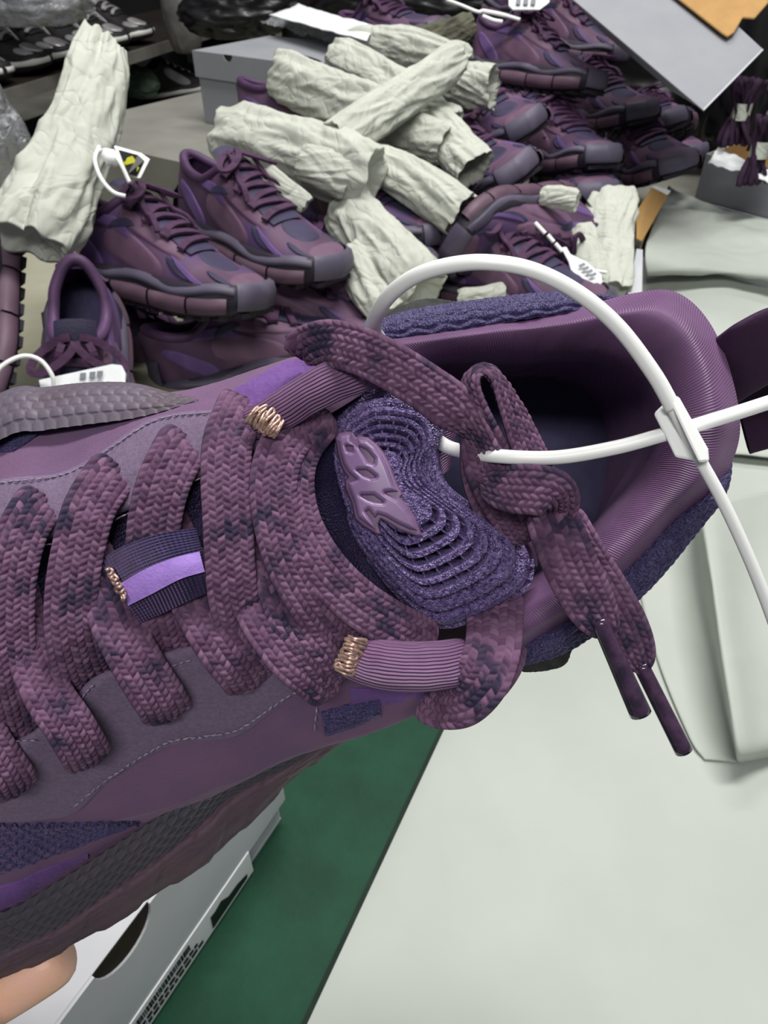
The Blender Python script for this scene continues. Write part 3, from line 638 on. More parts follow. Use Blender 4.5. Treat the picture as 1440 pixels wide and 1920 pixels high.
surf('heel_counter', [[(960,1215,-8),(962,1240,-9),(965,1256,-14),(965,1200,-40)], [(1000,1215,-8),(1002,1245,-9),(1003,1258,-14),(1000,1200,-40)],
 [(1045,1205,-8),(1052,1232,-9),(1056,1246,-14),(1040,1180,-40)], [(1060,1190,-8),(1070,1208,-9),(1073,1214,-14),(1050,1170,-40)]], 50, 24, M['clip'], shoe,
     lambda a, b, A: 0.3 * pn(np.stack([a * 1.6, b * 1.6, a * 0], -1)))
ins = []
for k in range(len(Kn)):
    b = np.array([900, 900, -66.0]) + (Kn[k, 4] - [900, 900, -66.0]) * [1.09, 1.09, 1]; ins.append([b + [0, 0, 1.0], b * 0.5 + np.array([900, 900, -66]) * 0.5 + [0, 0, 2.5], np.array([780, 910, -62.0])])
surf('insole', ins, 90, 20, M['insole'], shoe)
surf('insole', [[(900,1092,-61),(780,1100,-62),(640,1130,-62),(300,1300,-58)], [(820,910,-62),(700,930,-62),(600,980,-62),(250,1120,-58)], [(732,748,-63),(650,790,-62),(560,850,-62),(200,950,-58)]], 20, 30, M['insole'], shoe)

# heel pull strap, a wide band that loops out behind the collar
def band(name, path, mat, parent, width_vec, n=60, nw=14, th=0.0016):
    P = interp(np.array(path, float), n); c = PX(P); wv = PX(P + np.array(width_vec)) - c
    T = unit(np.gradient(c, axis=0)); N = unit(np.cross(T, wv))
    a = np.linspace(0, 2 * math.pi, 2 * nw, endpoint=False)
    u = np.sign(np.cos(a)) * np.abs(np.cos(a)) ** 0.4; z = np.sign(np.sin(a)) * np.abs(np.sin(a)) ** 0.7
    V = c[:, None] + wv[:, None] * 0.5 * u[None, :, None] + N[:, None] * (z * th)[None, :, None]
    return grid(name, V, mat, parent, cc=True)
band('heel_strap', [(1352,705,4),(1400,672,10),(1470,640,8),(1530,650,-6),(1540,700,-26),(1480,760,-40),(1390,790,-44)], M['heelstrap'], shoe, (30, 118, -14))

# tongue: dark pile seen down the throat, then the padded knit top
surf('tongue_base', [[(-190,1225,10),(-190,1240,10),(-190,1250,10)], [(-60,1050,9),(-60,1250,12),(-60,1440,9)], [(110,980,10),(110,1160,13.5),(110,1360,10)],
 [(240,940,11),(240,1090,14.5),(240,1270,10)], [(360,890,12),(360,1050,15.5),(360,1235,11)], [(480,825,12.5),(480,1000,16),(480,1210,11)], [(640,740,12),(640,960,16),(640,1225,11)], [(760,700,2),(760,960,6),(760,1200,3)]],
 150, 110, M['throat'], shoe, lambda a, b, A: 0.55 * np.abs(pn(np.stack([a * 1.1, b * 1.1, a * 0], -1))) + 0.3 * pn(np.stack([a * 2.2, b * 2.2, a * 0 + 9], -1)))
TO = [(620,890),(616,830),(634,772),(690,730),(760,728),(815,748),(838,795),(822,850),(838,905),(885,945),(945,990),(990,1025),(1002,1068),(985,1108),(930,1145),(850,1178),(800,1168),(745,1120),(700,1066),(656,1000)]
TC = np.array([712.0, 905.0])
O = interp(np.array(TO, float), 1100, True); nrg, per = 11, 16
s = np.linspace(0.02, 1.0, nrg * per)
XY = TC + s[:, None, None] * (O - TC)[None]
h = 27 - 3.0 * s[:, None] ** 2 - 11.0 * np.clip((s[:, None] - 0.72) / 0.28, 0, 1) ** 2.2 + 0 * XY[..., 0]
h = h - 6.0 * np.clip((XY[..., 0] - 880) / 120, 0, 1) ** 2 - 4.5 * np.exp(-((XY[..., 0] - 610) / 60) ** 2)
skirt = np.stack([O[:, 0], O[:, 1], h[-1] - 7], -1)[None]
A = np.concatenate([np.concatenate([XY, h[..., None]], -1), skirt])
V = PX(A); N = camface(V, normals(V, cc=True))
arc = np.concatenate([[0], np.cumsum(np.linalg.norm(np.diff(O, axis=0), axis=1))])[None]
rib = np.clip((np.abs(np.sin(np.pi * s[:, None] * nrg)) - 0.46) / 0.30, 0, 1) ** 0.7
ring = np.floor(s[:, None] * nrg + 0.5)
gapw = np.linalg.norm(O - TC, axis=1)[None] / nrg
nb = np.maximum(6, np.round(s[:, None] * arc[:, -1:] / 27)); ph = (arc / arc[:, -1:] * np.round(ring / nrg * arc[0, -1] / 27) + 0.5 * (ring % 2)) % 1
bridge = np.clip(1.5 - np.abs(ph - 0.5) / 0.11, 0, 1)
amt = np.clip((gapw - 9) / 10, 0.12, 1) * np.clip((s[:, None] - 0.30) / 0.1, 0, 1)
d = -(1 - np.maximum(rib, 0.8 * bridge)) * 8.0 * amt
Vm = V[:-1] * 1000
fd = np.clip((1 - s[:, None]) / 0.03, 0, 1)
d = (d + 0.36 * pn(Vm * 1.15) + 0.22 * pn(Vm * 2.4)) * fd
V[:-1] += N[:-1] * (d * 0.001)[..., None]
uvt = np.stack([np.broadcast_to(arc * 0.14, XY.shape[:2]), np.broadcast_to(s[:, None] * 40, XY.shape[:2])], -1); uvt = np.concatenate([uvt, uvt[-1:]])
tongue = grid('tongue', V, M['tongue'], shoe, cc=True, uv=uvt)
LO = [(720,722,6),(812,738,4),(850,790,2),(846,830,0),(800,900,2)]
surf('tongue_lining', [[(700,722,12),(720,715,8),(750,712,2)], [(800,738,12),(818,735,8),(835,740,2)], [(828,790,12),(848,792,9),(858,800,2)], [(822,840,12),(850,838,9),(848,836,2)],
 [(830,890,12),(842,880,9),(846,870,2)]], 60, 20, M['lining'], tongue)
surf('tongue_lining', [[(880,945,10),(890,962,11),(896,955,2)], [(900,960,14),(928,970,13),(938,962,4)], [(940,990,13),(965,993,12),(978,985,3)], [(978,1015,11),(995,1020,9),(1004,1012,2)], [(998,1060,6),(1006,1062,4),(1008,1060,-2)]], 60, 24, M['loop'], tongue)

# puffy emblem on the tongue
def zpt(l): return [(340 + x / 2.88, 580 + y / 2.88) for x, y in l]
def sdist(poly, X, Y):           # signed distance to a closed outline, positive inside
    P = np.array(poly, float); Q = np.roll(P, -1, 0); ins = np.zeros(X.shape, bool); dm = np.full(X.shape, 1e9)
    for (x0, y0), (x1, y1) in zip(P, Q):
        ex, ey = x1 - x0, y1 - y0; t = np.clip(((X - x0) * ex + (Y - y0) * ey) / (ex * ex + ey * ey + 1e-9), 0, 1)
        dm = np.minimum(dm, np.hypot(X - x0 - t * ex, Y - y0 - t * ey))
        c_ = (y0 > Y) != (y1 > Y); ins ^= c_ & (X < (x1 - x0) * (Y - y0) / (y1 - y0 + 1e-12) + x0)
    return np.where(ins, dm, -dm)
def emblem(name, outer, holes, foot, top, soft, mat, parent):
    P = np.array(outer); x0, y0 = P.min(0) - 3; x1, y1 = P.max(0) + 3
    X, Y = np.meshgrid(np.arange(x0, x1, 1.0), np.arange(y0, y1, 1.0), indexing='ij'); D = sdist(outer, X, Y)
    for l in holes: D = np.minimum(D, -sdist(l, X, Y))
    base = 27 - 3.0 * (np.hypot(X - TC[0], Y - TC[1]) / 300) ** 2 - 3.6 * np.exp(-((X - 610) / 60) ** 2)
    q = np.clip(D / soft, 0, 1); h = base + np.where(D > 0, foot + (top - foot) * np.sqrt(q * (2 - q)), foot + D * 1.2)
    V = PX(np.stack([X, Y, h], -1)); keep = D > -2.0; n0, n1 = X.shape; idx = np.arange(n0 * n1).reshape(n0, n1)
    k = keep[:-1, :-1] & keep[1:, :-1] & keep[:-1, 1:] & keep[1:, 1:]
    f = np.stack([idx[:-1, :-1][k], idx[1:, :-1][k], idx[1:, 1:][k], idx[:-1, 1:][k]], -1)
    us, inv = np.unique(f.ravel(), return_inverse=True)
    return raw(name, V.reshape(-1, 3)[us], inv.reshape(-1, 4), mat, parent)
EO = zpt([(835,700),(850,672),(890,660),(928,664),(944,690),(962,684),(1010,692),(1060,730),(1100,780),(1130,840),(1152,900),(1172,950),(1200,1000),(1186,1016),(1232,1070),(1268,1130),(1303,1226),(1268,1226),(1180,1195),(1104,1148),(1078,1134),(1066,1160),(1082,1216),(1058,1218),(980,1170),(938,1132),(918,1040),(888,970),(884,925),(900,906),(880,880),(862,840),(846,780)])
emb = emblem('emblem', EO, [], -0.3, 0.7, 4.0, M['logo_edge'], tongue)
EI = zpt([(846,706),(858,682),(892,672),(914,676),(920,712),(946,742),(956,700),(1004,704),(1048,740),(1088,790),(1114,846),(1134,900),(1152,950),(1172,984),(1104,990),(1140,1010),(1176,1030),(1220,1076),(1252,1130),(1276,1196),(1236,1190),(1170,1160),(1100,1120),(1062,1108),(1046,1128),(1010,1084),(1000,1092),(1040,1160),(1052,1196),(992,1156),(952,1124),(932,1040),(902,966),(900,936),(942,918),(900,880),(874,836),(858,780)])
emblem('emblem_relief', EI, [zpt([(960,742),(1000,760),(1038,806),(1036,832),(1012,826),(990,790)]), zpt([(953,868),(1000,868),(1046,904),(1020,908),(985,896)]), zpt([(974,1004),(1036,1004),(1086,1040),(1040,1036),(1006,1024)]), zpt([(892,738),(926,742),(922,770),(900,764)])], 0.5, 2.3, 9.0, M['logo'], emb)

# lace runs
_lc = [0]
def lace(path, w=88, th=1.7, cols=7, both=False, amp=0.95, parent=None, name='lace', res=0.00027):
    rnd = random.Random(_lc[0]); _lc[0] += 1
    full = np.array([list(p) + [w, 0][len(p) - 3:] if len(p) < 5 else list(p) for p in path], float)
    A = interp(full, 260); A = np.concatenate([PX(A[:, :3]), A[:, 3:]], 1)
    _, L = resample(A, 3); n = max(12, int(L / res)); A, _ = resample(A, n); C = A[:, :3]
    T = unit(np.gradient(C, axis=0)); Vw = unit(CAM - C); S = unit(np.cross(T, Vw)); N = np.cross(S, T)
    ti = np.radians(A[:, 4])[:, None]; S, N = S * np.cos(ti) + N * np.sin(ti), N * np.cos(ti) - S * np.sin(ti)
    depth = ((C - CAM) * FW).sum(1); hw = A[:, 3] * depth / F / 2
    ar = np.linspace(0, L, n); el = np.maximum(hw * 0.75, 1e-5); ed = np.clip(1 - np.minimum(ar, L - ar) / el, 0, 1); hw = hw * (1 - ed ** 3.0) ** 0.45
    nu = cols * 8; nb = nu if both else 12
    xt = np.linspace(-1, 1, nu); xb = np.linspace(1, -1, nb + 2)[1:-1]; v = np.linspace(0, L, n) * 1000 / 1.75
    def prof(x): return (1 - np.minimum(np.abs(x), 1) ** 3.2) ** 0.5
    def weave(x):
        a = (x + 1) / 2 * cols * 0.9999; ci = np.floor(a); fx = a - ci
        vv = v[:, None] + 0.5 * (ci % 2) + 0.5 * (fx - 0.5) * np.where(ci % 2 > 0, 1, -1)
        fv = vv % 1
        wob = 0.75 + 0.5 * (np.sin(ci * 12.9 + np.floor(vv) * 78.2) * 43758.5 % 1)
        return np.sqrt((1 - np.abs(2 * fx - 1) ** 2.0) * (1 - np.abs(2 * fv - 1) ** 2.0)) * wob, a, vv
    parts, uvs = [], []; off = rnd.randint(0, 40) * 7
    for x, sg in ((xt, 1), (xb, -1)):
        hgt, a, vv = weave(x)
        z = sg * (th * 0.5 * prof(x)[None] + (amp * hgt if (sg > 0 or both) else 0) * (0.35 + 0.65 * prof(x)[None]) - amp * 0.4) * 0.001
        xx = x[None] * hw[:, None] * (1 + 0.035 * (hgt - 0.5) * (np.abs(x) > 0.8)[None])
        parts.append(C[:, None] + S[:, None] * xx[..., None] + N[:, None] * z[..., None])
        uvs.append(np.stack([np.broadcast_to(a[None], hgt.shape) + off, vv + off + 0 * hgt], -1))
    V = np.concatenate(parts, 1); uv = np.concatenate(uvs, 1)
    e0 = np.repeat(C[:1, None], V.shape[1], 1); e1 = np.repeat(C[-1:, None], V.shape[1], 1)
    V = np.concatenate([e0, V, e1]); uv = np.concatenate([uv[:1], uv, uv[-1:]])
    return grid(name, V, M['lace'], parent or shoe, cc=True, uv=uv)
# runs over the near eyestay (they pass under the others in the middle)
lace([(-110,1190,17),(-75,1290,20),(-30,1390,20.5),(12,1455,17),(30,1488,11)], 92)
lace([(15,1060,15.5),(45,1180,19),(85,1290,21),(130,1360,20),(158,1408,16.5),(170,1432,10)], 88)
lace([(140,1000,16),(190,1090,19.5),(225,1180,22),(268,1260,21),(305,1318,17.5),(318,1346,11)], 96)
lace([(300,960,17),(340,1060,19),(375,1140,22),(420,1215,22),(458,1262,18.5),(472,1286,12)], 98)
# runs over the far eyestay
lace([(84,936,13),(68,952,17.5),(40,1005,22),(22,1085,23.5),(18,1180,23),(28,1260,21),(48,1340,15),(60,1385,11)], 90)
lace([(222,880,14),(204,896,18.5),(168,955,23),(145,1040,24.5),(134,1120,24.5),(135,1190,23),(150,1250,18),(165,1290,11)], 96)
lace([(352,826,15),(338,842,19.5),(308,905,23),(290,980,23),(288,1060,21),(298,1140,20),(315,1205,16),(325,1240,11)], 100)
lace([(462,752,14),(450,772,20),(428,830,24),(424,900,26),(428,980,26.5),(432,1060,26),(440,1130,24),(462,1190,18),(480,1225,12)], 96)
# heavy runs beside the tongue
lace([(495,880,19),(500,960,20),(508,1040,21.5),(530,1120,23),(560,1190,24),(600,1240,22),(632,1278,15)], 86)
lace([(520,850,19),(488,900,21,30),(478,950,22.5,26),(492,1010,23,24),(520,1080,22.5,24)], 26, cols=2)
lace([(590,775,17),(535,830,22.5),(513,900,25),(520,980,26),(545,1060,26),(585,1130,25),(635,1192,20),(680,1228,12)], 92)
lace([(612,770,17),(562,835,20),(545,900,22.5),(558,980,24.5),(604,1062,25.5),(672,1130,24.5),(742,1174,21.5),(812,1210,16)], 92)
lace([(440,1040,19),(470,1110,21),(500,1170,24),(545,1230,24.5),(590,1268,21),(625,1296,14)], 92)
# free end from the far loop across the collar to the bow
lace([(572,668,16),(580,655,21),(620,645,27),(680,660,30),(740,690,31),(800,728,31),(850,765,31),(890,806,30,62,-30),(915,850,29,64,-35),(940,905,29)], 92, both=True)
lace([(575,672,17),(600,668,21.5),(650,688,25),(690,705,24),(720,720,18)], 34, cols=3)
# bow loop and knot
lace([(985,1015,18,70),(955,950,24,96),(922,880,27,100),(897,810,29,84,20),(884,750,31,62,40),(885,710,32,50,58),(905,694,32,44,70),(928,706,32,44,64),(955,758,31,56,42),(980,815,30,66,30),(1002,868,29,66,15),(1022,905,27,56)], 90, both=True)
lace([(960,1015,15,60,-20),(925,945,20,86,-20),(900,880,22,80,-25),(888,800,24,60,-40),(880,745,26,44,-60)], 80)
lace([(905,905,28,60),(950,915,32,90),(1000,918,35,98),(1038,925,34,92),(1052,948,28,70),(1040,985,22,50)], 92, both=True)
endA = lace([(1020,930,24,92),(1040,985,26,102),(1070,1060,26,104),(1105,1130,25,98),(1130,1172,24,72),(1142,1196,23,30)], 100, both=True)
endB = lace([(1050,960,18,80),(1095,1040,19,84),(1140,1115,19.5,88),(1175,1180,19.5,86),(1196,1232,19,70),(1206,1262,18.5,26)], 86, both=True)
def aglet(parent, a, b, r0, r1):
    P = PX(interp(np.array([a, [(x + y) / 2 for x, y in zip(a, b)], b], float), 20)); d = np.linalg.norm(P - CAM, axis=1)
    o = tube('aglet', P, np.linspace(r0, r1, 20) * d / F, M['aglet'], parent, 16); return o
aglet(endA, (1122,1160,25), (1201,1338,22), 15, 19); aglet(endB, (1200,1244,18.5), (1282,1408,16), 14, 15)
# lace passing round the near loop
lace([(930,1105,5),(928,1150,14),(924,1210,22),(905,1268,26),(868,1308,24),(828,1312,18),(806,1298,10)], 108, both=True)
lace([(830,1290,10),(868,1318,12),(915,1300,14),(952,1255,14),(968,1205,12)], 50, cols=4)

# ribbed pull loops with bar tacks
def loop(path, w, flat):
    full = np.array(path, float); A = interp(full, 90); P = PX(A[:, :3]); d = ((P - CAM) * FW).sum(1); r = A[:, 3] * d / F / 2
    T = unit(np.gradient(P, axis=0)); S = unit(np.cross(T, unit(CAM - P))); N = np.cross(S, T)
    a = np.linspace(0, 2 * math.pi, 64, endpoint=False)
    V = P[:, None] + r[:, None, None] * (np.cos(a)[None, :, None] * S[:, None] + flat * np.sin(a)[None, :, None] * N[:, None])
    V = np.concatenate([np.repeat(P[:1, None], 64, 1), V, np.repeat(P[-1:, None], 64, 1)])
    return grid('pull_loop', V, M['loop'], shoe, cc=True)
lpA = loop([(470,798,20,58),(520,775,22.5,72),(580,738,24,76),(640,708,24,78),(700,690,22,76),(740,682,16,60)], 76, 0.5)
lpB = loop([(655,1230,22,80),(700,1243,24,90),(760,1250,25,94),(820,1248,24,92),(865,1240,21,86),(885,1235,15,66)], 92, 0.5)
def bartack(a, b, w, n, parent, seed):
    rnd = random.Random(seed); a, b = np.array(a, float), np.array(b, float); ax = unit((b - a)[:2]); pr = np.array([-ax[1], ax[0]]); P = []
    for i in range(n):
        t = i / (n - 1); c = a * (1 - t) + b * t; s = 1 if i % 2 else -1
        for k in (-0.5, 0.0, 0.5):
            P.append((c[0] + pr[0] * w * k * s + rnd.uniform(-3, 3), c[1] + pr[1] * w * k * s + rnd.uniform(-3, 3), c[2] + (1.6 if k == 0 else 0.4) + rnd.uniform(-.3, .5)))
    return tube('bar_tack', PX(interp(np.array(P), n * 14)), 0.00042, M['bartack'], parent, 7)
bartack((472,776,24), (522,808,25.5), 34, 12, lpA, 1); bartack((482,774,24.6), (512,800,25.8), 40, 6, lpA, 4)
bartack((668,1196,25), (646,1262,25), 36, 14, lpB, 2); bartack((660,1210,25.6), (650,1255,25.6), 26, 7, lpB, 3)

# webbing tab with lilac strip across the throat
tabo = surf('webbing_tab', [[(186,1050,20),(222,1110,23.5),(262,1168,22)], [(235,1022,24),(268,1085,26.5),(305,1150,24)], [(300,1000,25.5),(325,1062,28),(352,1128,25.5)], [(368,990,24),(382,1045,26.5),(398,1108,24)]], 60, 40, M['tab'], shoe)
surf('reflective_strip', [[(222,1096,25),(234,1116,25),(240,1136,24.6)], [(270,1068,27.6),(280,1090,27.8),(288,1112,27.4)], [(325,1046,28.8),(332,1066,29),(338,1086,28.6)], [(374,1034,27.6),(379,1054,27.8),(384,1072,27.4)]], 40, 12, M['lilac'], tabo)
bartack((204,1068,24.5), (234,1122,25.5), 8, 9, tabo, 7)

# ------------------------------------------------------------------ white nylon security tie through the sneaker
tie = empty('security_tie', PX((1275, 800, 30)), 'white nylon security tie arching over the held sneaker with a faceted clasp', 'tag tie')
def strand(name, path, w, parent, flat=0.7):
    A = interp(np.array(path, float), 160); P = PX(A); d = ((P - CAM) * FW).sum(1)
    return tube(name, P, w * d / F / 2, M['white'], parent, 14, flat=flat, up=-FW)
strand('tie_strand', [(712,640,14),(700,610,22),(725,560,34),(775,520,42),(840,498,47),(915,492,50),(1000,507,50),(1085,550,48),(1160,614,45),(1225,700,42),(1262,765,40)], 31, tie)
strand('tie_strand', [(1262,765,40),(1300,840,38),(1350,930,35),(1395,1025,31),(1432,1115,27),(1470,1220,22)], 24, tie)
strand('tie_strand', [(812,820,10),(850,842,18),(930,855,31),(1040,858,34),(1150,840,36),(1240,816,37),(1330,790,37),(1440,755,36),(1560,715,34)], 27, tie)
def prism(name, poly, h0, h1, mat, parent, bev):
    n = len(poly); bm = bmesh.new(); L = loc_of(parent)
    t = [bm.verts.new(PX((x, y, h1)) - L) for x, y in poly]; b = [bm.verts.new(PX((x, y, h0)) - L) for x, y in poly]
    bm.faces.new(t); bm.faces.new(b[::-1])
    for i in range(n): bm.faces.new((t[i], b[i], b[(i + 1) % n], t[(i + 1) % n]))
    return bm_obj(name, bm, mat, parent, bev)
prism('clasp', [(1225,776),(1250,752),(1268,745),(1320,838),(1312,866),(1266,858),(1248,820)], 34.5, 38.5, M['white'], tie, 0.0006)
prism('clasp_rib', [(1252,746),(1272,742),(1328,842),(1330,866),(1310,868)], 38.0, 41.5, M['white'], tie, 0.0006)
prism('tie_tail', [(975,1028),(990,1018),(1001,1030),(996,1044),(985,1050)], 4, 6, M['white'], tie, 0.0003)
# ------------------------------------------------------------------ work table that carries the heap
ZT = 0.10
wt = empty('work_table', (-0.3, 1.1, 0.0), 'pale topped work table under the heap of purple sneakers', 'table')
tp_ = [(-1.0, .68), (.16, .68), (.40, 1.35), (.40, 1.95), tuple(onz(392, 236, ZT)[:2]), tuple(onz(228, 290, ZT)[:2]), (-1.0, 1.25)]
slab('table_top', tp_, ZT - 0.025, ZT, simple('beige_laminate', 'a3a190', '97957f', 8, 0.6), wt)
for x, y in ((-.95, .74), (.12, .74), (.35, 1.85), (-.9, 1.2)): slab('leg', [(x - .02, y - .02), (x + .02, y - .02), (x + .02, y + .02), (x - .02, y + .02)], 0, ZT - 0.025, M['shelfmetal'], wt)
# ------------------------------------------------------------------ sneakers in the heap (sole line given as heel and toe: photo x, y, distance)
sneaker(1, (112, 520, 0.945), (520, 612, 0.835), 'nearest purple sneaker of the tied pair at left, toe pointing right', (0.12, 0.22, 1))
sneaker(-1, (345, 430, 1.06), (640, 545, 0.93), 'purple sneaker behind the nearest one of the tied pair at left', (0.28, -0.1, 1))
sneaker(1, (350, 750, 0.98), (665, 665, 0.98), 'purple sneaker lying under the tied pair, violet side above the held sneaker', (0, 0.15, 1))
sneaker(-1, (160, 545, 0.86), (198, 1010, 0.82), 'purple sneaker seen into its open collar with navy insole, below the tied pair', (0.30, -0.86, 0.42))
sneaker(1, (25, 470, 0.86), (-5, 760, 0.80), 'purple sneaker cut by the left edge, sole wall turned outward', (-0.65, -0.2, 0.6))
sneaker(1, (880, 150, 1.44), (1112, 186, 1.30), 'purple sneaker on top of the heap shown full side on, left of the hanging carton', (0.05, 0.25, 1))
sneaker(-1, (965, 85, 1.62), (1150, 128, 1.50), 'purple sneaker topping the heap, toe peeking out behind the side-on one', (0, 0.1, 1))
sneaker(-1, (880, 265, 1.46), (1010, 262, 1.20), 'purple sneaker with grey toe below the side-on one, near the paper rolls', (-0.3, -0.3, 0.8))
sneaker(1, (965, 325, 1.46), (1135, 325, 1.22), 'purple sneaker in mid heap tilted to show dark outsole under its toe', (-0.2, 0.1, 1), -12)
sneaker(-1, (1060, 235, 1.60), (1205, 238, 1.38), 'purple sneaker in mid heap, toe pointing at the hanging carton corner', (-0.1, 0.0, 1))
sneaker(1, (850, 380, 1.34), (985, 350, 1.10), 'purple sneaker right of the paper rolls, toe low beside an open roll end', (-0.4, -0.1, 0.8))
sneaker(-1, (1042, 376, 1.14), (828, 446, 1.00), 'purple sneaker rolled on its side behind the white tie', (0.42, -0.72, -0.30), 0)
sneaker(1, (1020, 375, 1.46), (1120, 395, 1.22), 'purple sneaker half buried below the dark gap, left of the laced box', (0, -0.3, 0.8))
sneaker(-1, (1170, 330, 1.54), (1265, 335, 1.34), 'dark purple sneaker in shade just left of the box of lace bundles', (-0.2, -0.1, 0.9))
sneaker(1, (1215, 300, 1.66), (1255, 255, 1.42), 'dark purple sneaker deep in shade beneath the hanging carton', (-0.3, -0.2, 0.8))
sneaker(-1, (930, 30, 1.74), (1060, 65, 1.60), 'purple sneaker at the very top edge beside the small white tag', (0, 0, 1))
sneaker(1, (520, 275, 1.26), (690, 260, 1.20), 'purple sneaker mostly hidden between the grey back box and the paper rolls', (0, 0.1, 1))
sneaker(-1, (690, 120, 1.62), (800, 90, 1.50), 'purple sneaker showing a sliver behind the white sheet and paper rolls', (0, -0.1, 1))
sneaker(1, (570, 640, 1.06), (740, 560, 1.04), 'purple sneaker in shade beneath the lower paper rolls', (0.1, -0.2, 1))

# a lower layer that fills the gaps of the heap
LOW = [((190, 720, 1.02), (400, 712, 1.08), -1, (0, 0.1, 1), 'just right of the open collar'), ((420, 640, 1.02), (690, 640, 1.02), 1, (0, 0.1, 1), 'under the far shoe of the tied pair'), 
 ((560, 560, 1.14), (760, 600, 1.02), -1, (0, 0, 1), 'under the long paper roll'), ((800, 470, 1.28), (960, 440, 1.16), 1, (0, -.2, 1), 'behind the one rolled on its side'),
 ((870, 560, 1.10), (1060, 600, 1.00), 1, (0, 0, 1), 'under the one rolled on its side'), ((960, 500, 1.34), (1090, 510, 1.20), -1, (0, 0, 1), 'behind the printed white tag'),
 ((820, 330, 1.46), (960, 410, 1.32), -1, (0, 0, 1), 'below the open mouthed roll'), ((1040, 390, 1.60), (1150, 420, 1.38), 1, (0, -.1, 1), 'just above the upright paper roll'),
 ((1150, 290, 1.78), (1290, 310, 1.60), -1, (0, 0, 1), 'in deep shade by the black sack'), ((880, 230, 1.72), (1040, 250, 1.58), 1, (0, 0, 1), 'deep under the side-on one'),
 ((560, 330, 1.30), (760, 360, 1.20), 1, (0, 0, 1), 'under the thick paper roll'), ((600, 450, 1.16), (780, 470, 1.06), -1, (0, .1, 1), 'left of the long paper roll')]
for h_, t_, sd_, up_, tx in LOW: sneaker(sd_, h_, t_, 'purple sneaker in the bottom layer, ' + tx, up_)

# ------------------------------------------------------------------ stuffing rolls of crumpled tissue paper
def roll(a, b, w0, w1, label, seed, mat='paper', flat=0.72, groove=0.12, openb=False, crump=1.0):
    rs = np.random.RandomState(seed); pa, pb = W(*a), W(*b); L = np.linalg.norm(pb - pa); T = unit(pb - pa); V_ = unit(CAM - (pa + pb) / 2)
    S = unit(np.cross(T, V_)); N = np.cross(S, T); n, m = 110, 130
    t = np.linspace(0, 1, m)[:, None]; an = np.linspace(0, 2 * math.pi, n, endpoint=False)[None]
    r0, r1 = w0 * a[2] / F / 2, w1 * b[2] / F / 2; rad = r0 * (1 - t) + r1 * t
    o = rs.uniform(0, 50, 3)
    q = np.stack([np.cos(an) * 1.7 + o[0] + 0 * t, np.sin(an) * 1.7 + o[1] + 0 * t, t * L * 9 + o[2] + 0 * an], -1)
    an2 = an + t * rs.uniform(-1.6, 1.6)
    q2 = np.stack([np.cos(an2) * 1.9 + o[1], np.sin(an2) * 1.9 + o[2], t * L * 13 + o[0] + 0 * an], -1)
    q3 = q2 * [1.9, 1.9, 2.6]
    ridge = 1 - 2.2 * np.abs(pn(q2))
    endk = np.clip(1 - t / 0.16, 0, 1) ** 1.5 + np.clip(1 - (1 - t) / 0.16, 0, 1) ** 1.5
    k = 1 + 0.24 * pn(q) + (0.17 * ridge - 0.09) * crump + 0.05 * crump * (1 - 2 * np.abs(pn(q3))) + 0.16 * endk * pn(q3 * 0.8) * crump
    ga = rs.uniform(0.9, 2.2)
    k = k - groove * np.exp(-((np.sin((an - ga - 0.25 * np.sin(t * 5)) / 2)) / 0.11) ** 2) * (0.6 + 0.4 * np.sin(t * 4 + o[0]))
    k = k * (1 - 0.14 * np.clip(1 - t / 0.1, 0, 1) - (0 if openb else 0.14) * np.clip(1 - (1 - t) / 0.1, 0, 1))
    ax = (t - 0.5) * L + 0.03 * L * endk * pn(q * 1.1) * 2.0
    bend = rs.uniform(-0.05, 0.05) * L * np.sin(math.pi * t)
    C = (pa + pb) / 2
    V = C + ax[..., None] * T + ((rad * k * np.cos(an)) + bend)[..., None] * S + (rad * k * flat * np.sin(an))[..., None] * N
    # ends tuck inwards so that the paper's rolled mouth shows
    def tuck(ring, c, d): return [c + (ring - c) * f + T * d * g for f, g in ((0.90, 0.2), (0.7, 0.9), (0.35, 1.3), (0.02, 1.4))]
    st = tuck(V[0], V[0].mean(0), 0.010); en = tuck(V[-1], V[-1].mean(0), -(0.045 if openb else 0.010))
    V = np.concatenate([np.array(st[::-1]), V, np.array(en)])
    ob = grid('paper_roll', V, M[mat], None, cc=True); base = np.array([C[0], C[1], V[..., 2].min()])
    ob.data.transform(Matrix.Translation(Vector(-base))); ob.location = Vector(base)
    return tag(ob, label, 'paper roll', 'stuffing rolls of tissue paper')
roll((55, 455, 0.78), (195, 75, 0.86), 165, 85, 'tall crumpled pale paper roll leaning up at far left over the tied pair', 3, groove=0.5, crump=1.2)
roll((415, 258, 1.06), (705, 335, 0.98), 112, 118, 'thick pale paper roll lying right above the tied pair, flat left end', 4)
roll((632, 262, 0.99), (858, 108, 1.10), 74, 60, 'slim pale paper roll laid diagonally across the top of the roll pile', 5, crump=1.1)
roll((522, 140, 1.18), (735, 225, 1.08), 84, 92, 'pale paper roll running down right from the grey back box under the diagonal one', 6)
roll((625, 100, 1.22), (790, 190, 1.14), 62, 70, 'pale paper roll behind the diagonal one, partly under it', 7)
roll((650, 85, 1.30), (860, 120, 1.22), 56, 60, 'shaded pale paper roll near the white sheet on the back box', 8, crump=1.3)
roll((700, 235, 1.12), (835, 275, 1.08), 66, 72, 'short pale paper roll emerging to the right from under the diagonal one', 9)
roll((690, 300, 1.04), (868, 405, 0.98), 66, 84, 'pale paper roll pointing down right with square cut end', 10, openb=True)
roll((640, 385, 1.02), (800, 545, 0.93), 90, 105, 'long pale paper roll running down behind the white tie', 11, crump=1.2)
